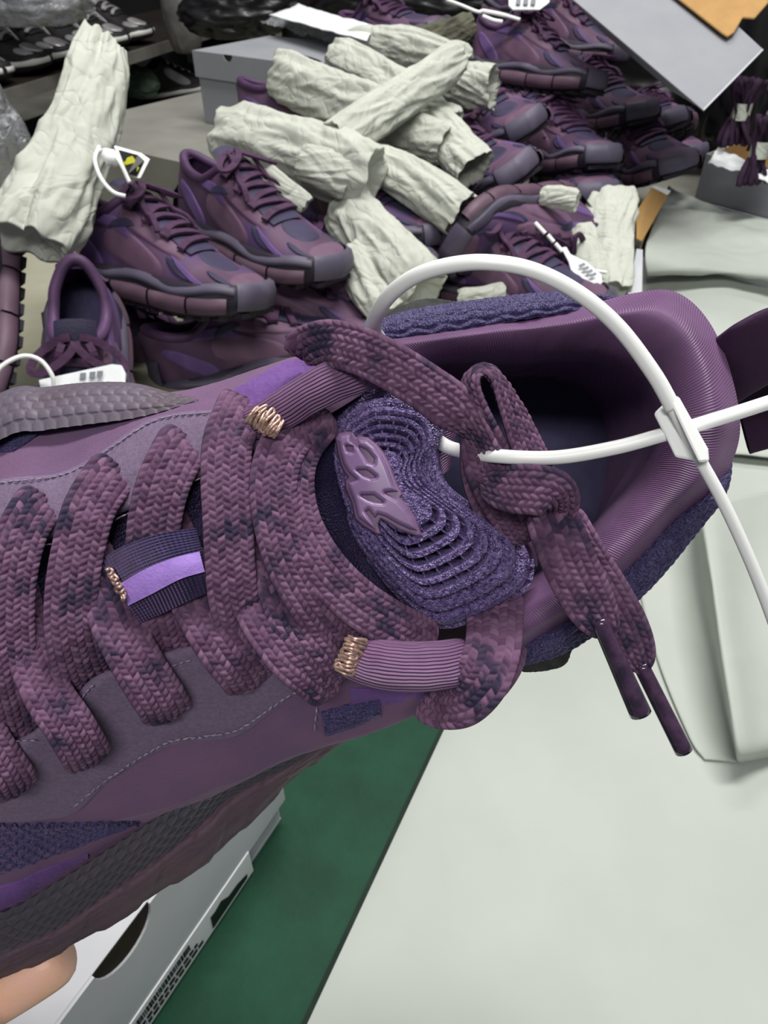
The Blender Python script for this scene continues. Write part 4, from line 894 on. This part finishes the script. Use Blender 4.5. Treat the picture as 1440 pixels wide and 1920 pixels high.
roll((660, 470, 0.98), (735, 590, 0.94), 70, 72, 'pale paper roll lowest in the pile, just above the white tie', 12)
roll((800, 160, 1.22), (925, 165, 1.18), 60, 72, 'crumpled pale paper roll with flared mouth at right of the pile', 13, openb=True, crump=1.5)
roll((790, 195, 1.16), (850, 235, 1.12), 60, 60, 'small crumpled paper roll between the diagonal one and the open mouthed one', 14, crump=1.4)
roll((810, 225, 1.12), (890, 320, 1.06), 66, 76, 'pale paper roll with open triangular mouth pointing at the heap', 15, openb=True, crump=1.2)
roll((560, 300, 0.97), (655, 340, 0.98), 60, 70, 'short pale paper roll tucked under the thick one', 16)
roll((500, 315, 0.95), (575, 385, 0.95), 22, 40, 'small pale paper corner sticking up beside the thick roll', 17, crump=0.8, flat=0.4)
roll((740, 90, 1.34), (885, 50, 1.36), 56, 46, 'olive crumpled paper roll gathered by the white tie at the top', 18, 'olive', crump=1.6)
roll((770, 110, 1.30), (880, 130, 1.28), 60, 66, 'crumpled pale paper roll beneath the olive one', 19, crump=1.5)
roll((1148, 366, 1.12), (1148, 545, 1.02), 92, 76, 'pale paper roll standing upright left of the kraft box corner', 20, flat=0.5)
roll((1015, 368, 1.02), (1082, 380, 1.00), 34, 40, 'short pale paper roll stub above the sneaker rolled on its side', 21)
roll((1088, 425, 1.04), (1112, 540, 1.00), 44, 58, 'narrow pale paper roll behind the printed white tag', 22, flat=0.45)
roll((860, 560, 1.02), (950, 552, 1.00), 34, 44, 'small pale paper end peeking out under the white tie', 23, crump=1.4)

# ------------------------------------------------------------------ boxes
def frame_mat(p0, px, py):       # p0 origin, x axis towards px, y axis roughly towards py, z up
    x = unit(px - p0); y = py - p0; y = unit(y - x * (y @ x)); z = np.cross(x, y)
    return Matrix(((x[0], y[0], z[0], p0[0]), (x[1], y[1], z[1], p0[1]), (x[2], y[2], z[2], p0[2]), (0, 0, 0, 1)))
def carton(name, label, Mx, L, Wd, H, mat, lid=0.0, wall=0.003, inner=None, notch=None, open_top=False):
    r = empty(name, (0, 0, 0), label, 'box'); r.matrix_world = Mx
    bm = bmesh.new()
    box_bm(bm, 0, L, 0, Wd, 0, wall)
    b = bm_obj('base', bm, mat, r)
    for nm, x0, x1, y0, y1 in (('front_wall', 0, L, 0, wall), ('back_wall', 0, L, Wd - wall, Wd), ('side_wall', 0, wall, wall, Wd - wall), ('side_wall', L - wall, L, wall, Wd - wall)):
        bm = bmesh.new(); box_bm(bm, x0, x1, y0, y1, wall, H); bm_obj(nm, bm, mat, r, 0.0008)
    if inner is not None:
        for x0, x1, y0, y1 in ((wall, L - wall, wall, wall + .001), (wall, L - wall, Wd - wall - .001, Wd - wall), (wall, wall + .001, wall, Wd - wall), (L - wall - .001, L - wall, wall, Wd - wall)):
            bm = bmesh.new(); box_bm(bm, x0, x1, y0, y1, wall, H - 0.0008); bm_obj('kraft_lining', bm, inner, r)
    if lid:
        e = 0.003; bm = bmesh.new(); T = H + 0.003
        if notch is None:
            box_bm(bm, -e, L + e, -e, Wd + e, H, T); lo = bm_obj('lid', bm, mat, r, 0.001)
            w = [(-e, L + e, -e, -.0005), (-e, L + e, Wd + .0005, Wd + e), (-e, -.0005, 0, Wd), (L + .0005, L + e, 0, Wd)]
        else:
            n0, rr = notch; seg = 14; arc = [(n0 + rr * math.cos(math.pi * (1 - i / seg)), rr * math.sin(math.pi * (1 - i / seg))) for i in range(seg + 1)]
            # top sheet and front apron both share the half-moon thumb hole along their common fold
            def sheet(poly, fn, th):
                t_ = [bm.verts.new(fn(x, y, 0)) for x, y in poly]; b_ = [bm.verts.new(fn(x, y, th)) for x, y in poly]; k = len(poly)
                bm.faces.new(t_); bm.faces.new(b_[::-1])
                for i in range(k): bm.faces.new((t_[i], b_[i], b_[(i + 1) % k], t_[(i + 1) % k]))
            box_bm(bm, -e, L + e, -e, Wd + e, H, T); lo = bm_obj('lid', bm, mat, r, 0.0006)
            bm = bmesh.new(); sheet([(-e, 0)] + arc + [(L + e, 0), (L + e, lid), (-e, lid)], lambda x, y, d: (x, -e - d - 0.0002, T - y), 0.002)
            fo = bm_obj('lid_wall', bm, mat, lo); fo.data.transform(Matrix())
            bm = bmesh.new(); sheet(arc, lambda x, y, d: (x, -e - d, T - y - 0.0004), 0.0006); bm_obj('thumb_hole_shade', bm, M['darkhole'], lo)  # dark plate, painted as the shade inside the box
            w = [(-e, L + e, Wd + .0005, Wd + e), (-e, -.0005, -e, Wd), (L + .0005, L + e, -e, Wd)]
        for x0, x1, y0, y1 in w:
            bm = bmesh.new(); box_bm(bm, x0, x1, y0, y1, T - lid, T - 0.0002); bm_obj('lid_wall', bm, mat, lo)
    return r
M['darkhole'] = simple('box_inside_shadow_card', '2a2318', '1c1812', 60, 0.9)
# grey box at the back with a thumb hole in its lid, on a flat beige carton
zb = 0.235
f0 = onz(385, 230, zb); f1 = onz(560, 262, zb); dirx = unit(f1 - f0); diry = np.array([-dirx[1], dirx[0], 0])
tag(slab('flat_carton', [(f0 + dirx * a_ + diry * b_)[:2] for a_, b_ in ((-0.22, -0.22), (0.36, -0.22), (0.36, 0.24), (-0.22, 0.24))], ZT + 0.0, zb - 0.001, simple('beige_card_carton', '86857e', '797871', 8, 0.7)), 'flat beige carton under the grey back box', 'box')
carton('shoe_box', 'closed grey shoe box at the back with a thumb hole in its lid', frame_mat(f0, f0 + dirx, f0 + diry), 0.33, 0.21, 0.118, M['greybox'], 0.042, notch=(0.085, 0.011))
sh_c = f0 + dirx * 0.17 + diry * 0.11
# folded white sheet and clear bag on that box
def sheet_thing(name, corners, n, mat, label, cat, amp, freq, seed, th=0.0015, lift=None):
    c = np.array(corners); a = np.linspace(0, 1, n)[:, None, None]; b = np.linspace(0, 1, n)[None, :, None]
    V = (1 - a) * ((1 - b) * c[0] + b * c[1]) + a * ((1 - b) * c[3] + b * c[2])
    nn = normals(V); nn = nn * np.sign(nn[..., 2:3] + 1e-9)
    d = amp * (pn(V * freq + seed) * 1.2 + 0.5 * (1 - 2 * np.abs(pn(V * freq * 2.1 + seed + 9))))
    if lift is not None: d = d + lift(a[..., 0], b[..., 0])
    V = V + nn * d[..., None]
    o = grid(name, V, mat); so = o.modifiers.new('solid', 'SOLIDIFY'); so.thickness = th; so.offset = 0
    base = V.reshape(-1, 3).mean(0); base[2] = V[..., 2].min(); o.data.transform(Matrix.Translation(Vector(-base))); o.location = Vector(base)
    return tag(o, label, cat)
zt = zb + 0.122
sheet_thing('delivery_sheet', [onz(505, 30, zt + .035), onz(688, 78, zt + .035), onz(702, 50, zt + .04), onz(560, 10, zt + .04)], 30, M['paperwhite'], 'white printed sheet lying on the clear bag over the back box', 'paper', 0.003, 20, 3)
sheet_thing('clear_bag', [onz(490, 45, zt + .006), onz(690, 100, zt + .006), onz(720, 70, zt + .02), onz(550, 20, zt + .03)], 40, M['polybag'], 'crumpled clear plastic bag under the white sheet on the back box', 'bag', 0.012, 22, 5, 0.0008)

# label box at lower left, nearest the camera
t0, t1 = onz(100, 1915, 0.12), onz(270, 1690, 0.12); ux = unit(t1 - t0); uy = np.array([-ux[1], ux[0], 0.0])
far = onz(530, 1538, 0.006); Ls = (far - t0) @ ux
L0 = 0.36; org = t0 + ux * (Ls - L0); org[2] = 0.006
lb = carton('shoe_box', 'pale grey shoe box at lower left with a printed label and thumb hole', frame_mat(org, org + ux, org + uy), L0, 0.22, 0.114, M['palebox'], 0.086, notch=(L0 - Ls + (t1 - t0) @ ux - 0.022, 0.022))
lab_r = bm = bmesh.new(); x1_ = L0 - 0.045; box_bm(bm, x1_ - 0.155, x1_, -0.0062, -0.0052, 0.004, 0.034)
lab = bm_obj('label', bm, M['paperwhite'], lb)
bm = bmesh.new(); rnd = random.Random(4)
def pq(x, y, w, h): box_bm(bm, x, x + w, -0.0068, -0.0061, y, y + h)
xx = x1_ - 0.150
while xx < x1_ - 0.07:
    w = rnd.choice((0.0006, 0.0010, 0.0016)); pq(xx, 0.022, w, 0.007); xx += w + rnd.choice((0.0006, 0.001))
for row in (0.009, 0.0150):
    xx = x1_ - 0.150
    while xx < x1_ - 0.062:
        w = rnd.uniform(0.002, 0.006); pq(xx, row, w, 0.0032); xx += w + 0.0016
bm_obj('label_print', bm, M['black'], lab)
bm = bmesh.new(); prof = [(0, 0), (0.040, 0.0), (0.041, 0.004), (0.030, 0.009), (0.020, 0.010), (0.013, 0.017), (0.006, 0.015), (0.001, 0.016)]
tv = [bm.verts.new((x1_ - 0.048 + x, -0.0068, 0.008 + y)) for x, y in prof]; bv = [bm.verts.new((x1_ - 0.048 + x, -0.0061, 0.008 + y)) for x, y in prof]
bm.faces.new(tv)
for i in range(len(prof)): bm.faces.new((tv[i], bv[i], bv[(i + 1) % len(prof)], tv[(i + 1) % len(prof)]))
bm_obj('label_picture', bm, M['black'], lab)

# grey lid hanging at top right, outer face towards us, kraft flap folded over
c = [W(1050, -22, 1.20), W(1320, 207, 1.06), W(1432, 93, 1.12), W(1170, -150, 1.28)]
n_ = unit(np.cross(c[1] - c[0], c[3] - c[0])); n_ = n_ * np.sign(n_ @ (CAM - c[0]))
hl = empty('hanging_carton', (c[0] + c[1] + c[2] + c[3]) / 4, 'grey carton tilted at top right with a kraft flap over its edge', 'box')
def plate(name, quad, n, d0, d1, mat, parent, bev=0.001):
    bm = bmesh.new(); L = loc_of(parent); t = [bm.verts.new(p + n * d0 - L) for p in quad]; b = [bm.verts.new(p + n * d1 - L) for p in quad]
    bm.faces.new(t); bm.faces.new(b[::-1]); k = len(quad)
    for i in range(k): bm.faces.new((t[i], b[i], b[(i + 1) % k], t[(i + 1) % k]))
    return bm_obj(name, bm, mat, parent, bev)
plate('bottom_panel', c, n_, 0, -0.0025, M['greybox'], hl)
cc_ = sum(c) / 4
for i in range(4):
    a_, b_ = c[i], c[(i + 1) % 4]; inw = unit((c[(i + 2) % 4] - b_)); 
    plate('side_panel', [a_, b_, b_ * .5 + cc_ * .5 - n_ * 0.05, a_ * .5 + cc_ * .5 - n_ * 0.05], inw, 0, 0.0025, M['palebox'] if i == 1 else M['greybox'], hl)
def onplane(px, py, p0, n):
    k = FW + (px - 720) / F * RT + (960 - py) / F * UP; return CAM + k * (((p0 - CAM) @ n) / (k @ n))
fq = [onplane(x, y, c[1], n_) for x, y in ((1248, -12), (1352, 70), (1362, 76), (1374, 68), (1390, 40), (1412, 42), (1440, 10), (1330, -70))]
plate('kraft_flap', fq, n_, 0.007, 0.003, M['kraft'], hl, 0.002)

# box holding bundles of shoelaces, right edge
g0 = onz(1302, 372, 0.10); g1 = onz(1455, 412, 0.10); dx = unit(g1 - g0); dy = np.array([-dx[1], dx[0], 0])
tag(slab('shoe_box_stack', [(g0 + dx * a_ + dy * b_)[:2] for a_, b_ in ((-0.005, -0.005), (0.35, -0.005), (0.35, 0.25), (-0.005, 0.25))], 0.0, 0.098, M['greybox'], None, 0.001), 'closed grey box supporting the box of lace bundles at right', 'box')
carton('shoe_box', 'open grey shoe box full of shoelace bundles at right edge', frame_mat(g0, g0 + dx, g0 + dy), 0.33, 0.21, 0.085, M['greybox'], inner=M['kraft'])
M['lacedark'] = simple('dark_plum_lace', '38203a', '2a1a2c', 60, 0.8, 0.001, 500)
def bundle(cx, cy, d, tilt, label, seed):
    rs = random.Random(seed); base = W(cx, cy + 45, d); r = empty('lace_bundle', base, label, 'shoelaces', 'lace bundles in the box')
    for i in range(16):
        o1 = np.array([rs.uniform(-.015, .015), rs.uniform(-.012, .012), 0]); t = np.linspace(0, 1, 16)[:, None]
        P = base + o1 * (0.5 + 1.2 * np.abs(t - 0.5) * 2) + np.array([tilt * 0.05, 0.01, 0.10]) * t + np.stack([0.006 * np.sin(t[:, 0] * 6 + i), 0.005 * np.cos(t[:, 0] * 5 + i), 0 * t[:, 0]], -1)
        tube('lace_strand', P, 0.0055, M['lacedark'], r, 6, flat=0.5)
    mid = base + np.array([tilt * 0.025, 0.003, 0.052]); t = np.linspace(-0.5, 0.5, 6)[:, None]
    tube('paper_band', mid + np.array([tilt * 0.01, 0, 0.026]) * t, 0.0165, M['paper'], r, 14, flat=0.8, cap=False)
bundle(1375, 225, 1.31, 0.0, 'dark purple shoelace bundle with paper band, farther one by the kraft wall', 1)
bundle(1405, 297, 1.27, 0.1, 'dark purple shoelace bundle with paper band, nearest the front of its box', 2)
bundle(1432, 240, 1.33, 0.1, 'dark purple shoelace bundle cut by the right edge', 3)
sheet_thing('tissue_liner', [W(1325, 312, 1.28), W(1450, 345, 1.25), W(1450, 330, 1.28), W(1345, 280, 1.34)], 30, M['paperwhite'], 'white crumpled tissue liner inside the box of lace bundles', 'paper', 0.010, 30, 8)

# open kraft-lined box under pale tissue
k0 = onz(1196, 470, 0.115); k1 = onz(1232, 356, 0.115); by = unit(k1 - k0); bx = np.array([by[1], -by[0], 0])
ob_ = k0.copy(); ob_[2] = 0.0
carton('shoe_box', 'open kraft-lined shoe box under the pale draped tissue at right', frame_mat(ob_, ob_ + bx, ob_ + by), 0.30, 0.18, 0.105, M['palebox'], inner=M['kraft'])
def tissue(name, rows, nr, nc, label, amp=0.002, seed=0, mat='sheet'):
    A = interp(np.array(rows, float), nr); A = interp(np.swapaxes(A, 0, 1), nc).swapaxes(0, 1); V = W(A[..., 0], A[..., 1], A[..., 2]); N = camface(V, normals(V))
    V = V + N * (amp * (pn(V * 14 + seed) + 0.5 * (1 - 2 * np.abs(pn(V * 26 + seed)))))[..., None]
    o = grid(name, V, M[mat]); so = o.modifiers.new('solid', 'SOLIDIFY'); so.thickness = 0.0012; so.offset = -1
    base = V.reshape(-1, 3).mean(0); base[2] = V[..., 2].min(); o.data.transform(Matrix.Translation(Vector(-base))); o.location = Vector(base)
    return tag(o, label, 'paper')
def Z(px, py, z):
    k = FW + (px - 720) / F * RT + (960 - py) / F * UP; return (px, py, (z - CAM_Z) / k[2])
tissue('draped_tissue', [[Z(1252,353,.135),Z(1330,385,.135),Z(1470,425,.13),Z(1600,450,.13)], [Z(1232,405,.132),Z(1320,430,.130),Z(1450,455,.130),Z(1600,480,.13)],
 [Z(1210,465,.126),Z(1310,475,.124),Z(1440,490,.122),Z(1600,515,.12)], [Z(1212,508,.10),Z(1310,506,.112),Z(1440,520,.108),Z(1600,540,.11)], [Z(1218,512,.085),Z(1312,508,.10),Z(1442,523,.095),Z(1600,545,.10)]], 60, 70,
 'pale tissue draped over the open box with a folded lower edge', 0.007, 2)
tissue('tissue_sheet', [[Z(1190,508,.07),Z(1320,494,.100),Z(1450,506,.095),Z(1620,526,.095)], [Z(1190,570,.045),Z(1320,560,.075),Z(1450,570,.07),Z(1620,590,.07)],
 [Z(1150,700,.03),Z(1300,690,.045),Z(1450,700,.045),Z(1640,720,.05)], [Z(1120,850,.022),Z(1300,850,.026),Z(1450,860,.03),Z(1680,880,.03)]], 60, 60, 'smooth pale tissue sheet behind the heel of the held sneaker', 0.003, 6)
plate_o = empty('box_flap', W(1200, 450, 1.2), 'kraft-lined box flap standing open beside the upright paper roll', 'box')
fl = [W(1193,396,1.235), W(1222,352,1.26), W(1254,364,1.27), W(1204,452,1.21), W(1194,447,1.205)]
nf = unit(np.cross(fl[1] - fl[0], fl[3] - fl[0])); nf = nf * np.sign(nf @ (CAM - fl[0]))
plate('flap_panel', fl, nf, 0, -0.003, M['kraft'], plate_o); plate('flap_edge', [W(1220,350,1.262), W(1230,349,1.262), W(1258,358,1.268), W(1250,366,1.268)], nf, 0.001, -0.006, M['paperwhite'], plate_o)
plate('side_strip', [W(1194,466,1.20), W(1206,468,1.20), W(1204,570,1.08), W(1174,570,1.08)], -FW, 0, -0.004, M['palebox'], plate_o)

# folded paper bundle at right with a crease
tissue('folded_paper', [[Z(1180,900,.02),Z(1290,930,.022),Z(1312,975,.080),Z(1330,955,.090),Z(1400,930,.080),Z(1600,900,.05)],
 [Z(1190,1060,.019),Z(1300,1085,.022),Z(1332,1100,.076),Z(1348,1090,.086),Z(1430,1060,.054),Z(1640,1040,.05)],
 [Z(1230,1230,.019),Z(1335,1250,.021),Z(1356,1250,.066),Z(1370,1245,.076),Z(1460,1220,.050),Z(1680,1200,.05)],
 [Z(1290,1380,.019),Z(1372,1392,.020),Z(1382,1398,.050),Z(1394,1398,.056),Z(1480,1370,.044),Z(1720,1350,.045)],
 [Z(1320,1425,.018),Z(1380,1430,.0185),Z(1386,1428,.020),Z(1400,1425,.023),Z(1500,1410,.025),Z(1740,1400,.025)]], 90, 80, 'folded pale paper bundle with a sharp crease at right', 0.0012, 11)

# ------------------------------------------------------------------ shelving at upper left
z1, z2 = 0.25, 0.06
sa, sb = onz(0, 172, z1), onz(350, 66, z1); sd = unit(sb - sa); sn = np.array([-sd[1], sd[0], 0]); 
rack = empty('shelf_rack', (sa[0], sa[1], 0), 'low metal shelf rack with dark boards at upper left', 'shelf')
for z in (z1, z2):
    q = [sa - sd * 0.5, sb + sd * 0.9, sb + sd * 0.9 + sn * 0.4, sa - sd * 0.5 + sn * 0.4]
    slab('shelf_board', [p[:2] for p in q], z - 0.02, z, M['shelfwood'], rack)
    slab('shelf_edge', [(p)[:2] for p in (sa - sd * 0.5 - sn * .004, sb + sd * 0.9 - sn * .004, sb + sd * 0.9 + sn * .004, sa - sd * 0.5 + sn * .004)], z - 0.026, z + 0.001, M['shelfmetal'], rack)
for s_ in (-0.45, 1.55):
    for n_2 in (0.0, 0.38):
        p = sa + sd * s_ + sn * n_2; slab('post', [(p[0] - .012, p[1] - .012), (p[0] + .012, p[1] - .012), (p[0] + .012, p[1] + .012), (p[0] - .012, p[1] + .012)], 0, 0.62, M['shelfmetal'], rack)
BM = {'side': B3['side'], 'silver': B3['silver'], 'sole': B3['side'], 'white': B3['sole'], 'lining': B3['side'], 'in': B3['side'], 'lace': B3['silver']}
proto_b = make_sneaker(1, BM, False, 'trainer'); first = [True]
def trainer(along, back, z, ang, label):
    o = proto_b if first[0] else copy_tree(proto_b)
    first[0] = False; p = sa + sd * along + sn * back; a_ = math.atan2(sn[1], sn[0]) + math.pi + ang
    o.matrix_world = Matrix.Translation((p[0], p[1], z + 0.004)) @ Matrix.Rotation(a_, 4, 'Z'); return tag(o, label, 'shoe', 'trainers on the shelf')
LB = ['cut by the left edge', 'second along', 'third along', 'fourth along', 'fifth along', 'sixth along', 'seventh along']
for i in range(7): trainer(-0.06 + i * 0.118, 0.15, z1, random.Random(i).uniform(-.2, .2), 'front row trainer on the shelf, black and silver, ' + LB[i])
LB2 = ['behind the clear bag', 'above the third front trainer', 'above the fourth front trainer', 'above the fifth front trainer', 'beside the black bag']
for i in range(5): trainer(0.10 + i * 0.15, 0.30, z1 + 0.075, random.Random(i + 9).uniform(-.3, .3), 'rear row trainer on the shelf, black and silver, ' + LB2[i])
trainer(0.93, 0.12, z2, 1.1, 'silver trainer alone on the lower shelf left of the grey back box')
# things on and around the shelf
def blob(name, c, r, mat, label, cat, seed, amp=0.25, freq=3.0, parent=None):
    t = np.linspace(0.02, math.pi - 0.02, 50)[:, None]; p = np.linspace(0, 2 * math.pi, 70, endpoint=False)[None]
    d = np.stack([np.sin(t) * np.cos(p), np.sin(t) * np.sin(p), np.cos(t) + 0 * p], -1)
    k = 1 + amp * pn(d * freq * 0.6 + seed) + amp * 0.5 * (1 - 2.2 * np.abs(pn(d * freq + seed + 5)))
    V = np.array(c) + d * k[..., None] * np.array(r); V[..., 2] = np.maximum(V[..., 2], c[2] - r[2] * 0.8)
    o = grid(name, V, mat, None, cc=True); base = np.array([c[0], c[1], V[..., 2].min()]); o.data.transform(Matrix.Translation(Vector(-base))); o.location = Vector(base)
    return tag(o, label, cat)
p = W(45, -5, 1.62); blob('clear_bag', (p[0], p[1], p[2]), (.13, .08, .06), M['polybag'], 'crumpled clear plastic bag on top of the trainers at top left', 'bag', 2, 0.3, 5)
p = W(-5, 290, 1.45); blob('clear_bag', p, (.06, .05, .13), M['polybag'], 'grey plastic bag cut by the left edge below the shelf', 'bag', 8, 0.3, 4)
p = W(262, 158, 2.2); blob('green_pouch', p, (.055, .04, .04), simple('dull_green_cloth', '5a6b58', '47574a', 20, 0.8), 'dull green pouch on the lower shelf', 'pouch', 4, 0.2, 3)
p = W(440, 22, 1.75); blob('black_bag', p, (.12, .08, .06), M['black'], 'glossy black plastic bag behind the grey back box', 'bag', 12, 0.25, 4)
p = W(475, -2, 1.9); blob('orange_pouch', p, (.08, .05, .05), M['orange'], 'orange plastic pouch at the top edge behind the black bag', 'bag', 15, 0.2, 3)
p = W(340, 20, 2.0); blob('grey_drum_bag', p, (.05, .05, .12), simple('grey_sleeve', '6b6a66', '555450', 20, 0.6), 'grey sleeve standing behind the last trainers', 'bag', 18, 0.1, 2)
p = W(770, 5, 1.85); blob('black_bag', p, (.22, .12, .10), M['black'], 'dark plastic bag at the top centre behind the paper rolls', 'bag', 21, 0.3, 5)
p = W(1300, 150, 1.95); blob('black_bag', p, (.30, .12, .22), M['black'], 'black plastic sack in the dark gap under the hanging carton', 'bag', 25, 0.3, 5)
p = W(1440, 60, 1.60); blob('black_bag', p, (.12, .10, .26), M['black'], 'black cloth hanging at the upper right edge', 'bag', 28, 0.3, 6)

# ------------------------------------------------------------------ small white ties and tags in the background
def wstrand(name, pts, r, parent):
    A = interp(np.array(pts, float), 50); return tube(name, W(A[:, 0], A[:, 1], A[:, 2]), r, M['white'], parent, 8)
t1_ = empty('tag_tie', W(225, 320, .80), 'white tie with black and yellow printed tag above the tied pair', 'tag tie')
wstrand('tie_strand', [(186,275,.80),(178,300,.79),(190,335,.785),(212,360,.785),(235,368,.79)], 0.0022, t1_)
wstrand('tie_strand', [(186,283,.80),(205,283,.79),(225,305,.785),(243,342,.79)], 0.0022, t1_)
bm = bmesh.new(); bmesh.ops.create_icosphere(bm, subdivisions=2, radius=0.009)
for v in bm.verts: v.co *= 1 + 0.4 * math.sin(v.co.x * 700) * math.sin(v.co.z * 600)
ob2 = bm_obj('clasp', bm, M['white'], t1_, 0, True); ob2.location = Vector(W(208, 296, .79) - loc_of(t1_))
def tagplate(name, quad, mat, parent, th=0.0025, bev=0.0008):
    q = [W(*p) for p in quad]; n = unit(np.cross(q[1] - q[0], q[2] - q[0])); n = n * np.sign(n @ (CAM - q[0])); return plate(name, q, n, 0, -th, mat, parent, bev), n
tp, n2 = tagplate('tag_frame', [(213,274,.815),(262,288,.805),(279,300,.805),(262,335,.80),(236,330,.79)], M['white'], t1_)
tp, n2 = tagplate('tag_print_panel', [(222,281,.8130-.002),(258,291,.8035-.002),(270,302,.8035-.002),(256,330,.798-.002),(240,326,.789-.002)], M['black'], t1_, 0.001, 0)
yel = simple('yellow_print', 'b8b428', rough=0.6)
for i, pl in enumerate([[(238,296),(248,292),(254,300),(250,312),(240,318),(233,308)], [(243,318),(252,312),(250,324),(244,326)], [(256,312),(261,314),(252,330),(248,328)], [(229,304),(235,303),(236,311),(231,312)]]):
    tagplate('tag_graphic', [(x, y, .7955) for x, y in pl], yel, t1_, 0.0006, 0)
t2_ = empty('tag_tie', W(100, 700, 0.6400), 'white tie and blank-backed tag on the sneaker with the open collar', 'tag tie')
wstrand('tie_strand', [(-15,725,0.6200),(0,690,0.6200),(40,668,0.6250),(75,675,0.6300),(98,705,0.6350),(100,730,0.6400)], 0.0019, t2_)
tagplate('tag_panel', [(72,712,0.6450),(210,682,0.6550),(228,684,0.6550),(236,700,0.6550),(234,722,0.6500),(215,735,0.6450),(80,750,0.6400)], M['tagwhite'], t2_, 0.003)
for x0 in (150, 168, 182): tagplate('tag_print', [(x0,702-(x0-130)*.12,0.6465),(x0+11,701-(x0-130)*.12,0.6465),(x0+10,712-(x0-130)*.12,0.6462),(x0-1,714-(x0-130)*.12,0.6462)], M['ink'], t2_, 0.0004, 0)
t3_ = empty('tag_tie', W(1090, 500, 1.0), 'white printed tag on a beaded tie beside the sneaker rolled on its side', 'tag tie')
for a_, b_ in (((1003,418,1.0),(1022,438,1.0)), ((1027,441,1.0),(1038,454,1.0)), ((1041,457,1.0),(1054,472,1.0))): wstrand('tie_bead', [a_, tuple((x+y)/2 for x, y in zip(a_, b_)), b_], 0.003, t3_)
tagplate('tag_panel', [(1052,464,1.0),(1062,462,1.0),(1070,476,.995),(1100,490,.985),(1128,514,.975),(1130,528,.97),(1118,545,.965),(1104,542,.968),(1070,505,.985),(1066,490,.99)], M['tagwhite'], t3_, 0.003)
for k in range(4): tagplate('tag_print', [(1084+k*7,497+k*6,.9795-k*.003),(1096+k*7,492+k*6,.9785-k*.003),(1098+k*7,497+k*6,.9775-k*.003),(1087+k*7,502+k*6,.978-k*.003)], M['ink'], t3_, 0.0004, 0)
wstrand('tie_tail', [(1098,505,.985),(1118,508,.985),(1137,511,.985)], 0.002, t3_)
t4_ = empty('tag_tie', W(910, 25, 1.33), 'white tie gathering the olive paper roll at the top of the heap', 'tag tie')
wstrand('tie_strand', [(838,0,1.32),(865,10,1.31),(895,22,1.30),(905,20,1.30)], 0.0028, t4_); wstrand('tie_strand', [(905,20,1.30),(940,27,1.30),(975,37,1.30)], 0.0032, t4_); wstrand('tie_strand', [(905,30,1.30),(925,38,1.30),(942,41,1.30)], 0.0032, t4_)
t5_ = empty('price_tag', W(990, 8, 1.3), 'small white printed tag at the top edge left of the hanging carton', 'tag')
tagplate('tag_panel', [(953,-30,1.3),(1035,-30,1.3),(1030,4,1.29),(1012,18,1.29),(962,18,1.29),(954,10,1.29)], M['tagwhite'], t5_)
for x0 in (968, 982, 996): tagplate('tag_print', [(x0,-4,1.2875),(x0+9,-4,1.2875),(x0+8,8,1.2865),(x0-1,8,1.2865)], M['ink'], t5_, 0.0004, 0)

# ------------------------------------------------------------------ hand under the sole
hand = empty('person', PX((-380, 2050, -100)), 'bare hand gripping the held sneaker from below, one fingertip showing at lower left', 'person')
me = bpy.data.meshes.new('hand'); hv, he, hr = [], [], []
def jp(x, y, h, r): hv.append(tuple(PX((x, y, h)) - loc_of(hand))); hr.append(r * 0.001); return len(hv) - 1
wrist = jp(-620, 2300, -88, 26); palm = jp(-470, 2110, -90, 30); he.append((wrist, palm)); pm2 = jp(-400, 2020, -92, 28); he.append((palm, pm2))
for ch in ([(-300,2010,-80,13),(-150,1945,-72,12.0),(0,1858,-68,11.5),(90,1805,-68,11),(135,1778,-69,9.5)], [(-330,1950,-96,12),(-200,1850,-100,10.5),(-90,1760,-104,10),(-20,1700,-108,8.5)],
           [(-380,1900,-100,11.5),(-290,1800,-108,10),(-200,1710,-112,9.5),(-140,1650,-114,8)], [(-450,1900,-98,10.5),(-400,1810,-106,9),(-340,1730,-112,8.5),(-300,1690,-114,7.5)],
           [(-330,2110,-70,14),(-220,2060,-54,12.5),(-120,1990,-46,11),(-60,1940,-42,9)]):
    prev = pm2
    for q in ch: k = jp(*q); he.append((prev, k)); prev = k
me.from_pydata(hv, he, []); ho = link('hand', me, M['skin'], hand)
sk = ho.modifiers.new('skin', 'SKIN'); sk.use_smooth_shade = True
for v, r in zip(me.skin_vertices[0].data, hr): v.radius = (r, r)
me.skin_vertices[0].data[palm].use_root = True
ss_ = ho.modifiers.new('sub', 'SUBSURF'); ss_.levels = 2; ss_.render_levels = 2
me.materials.clear(); me.materials.append(M['skin'])
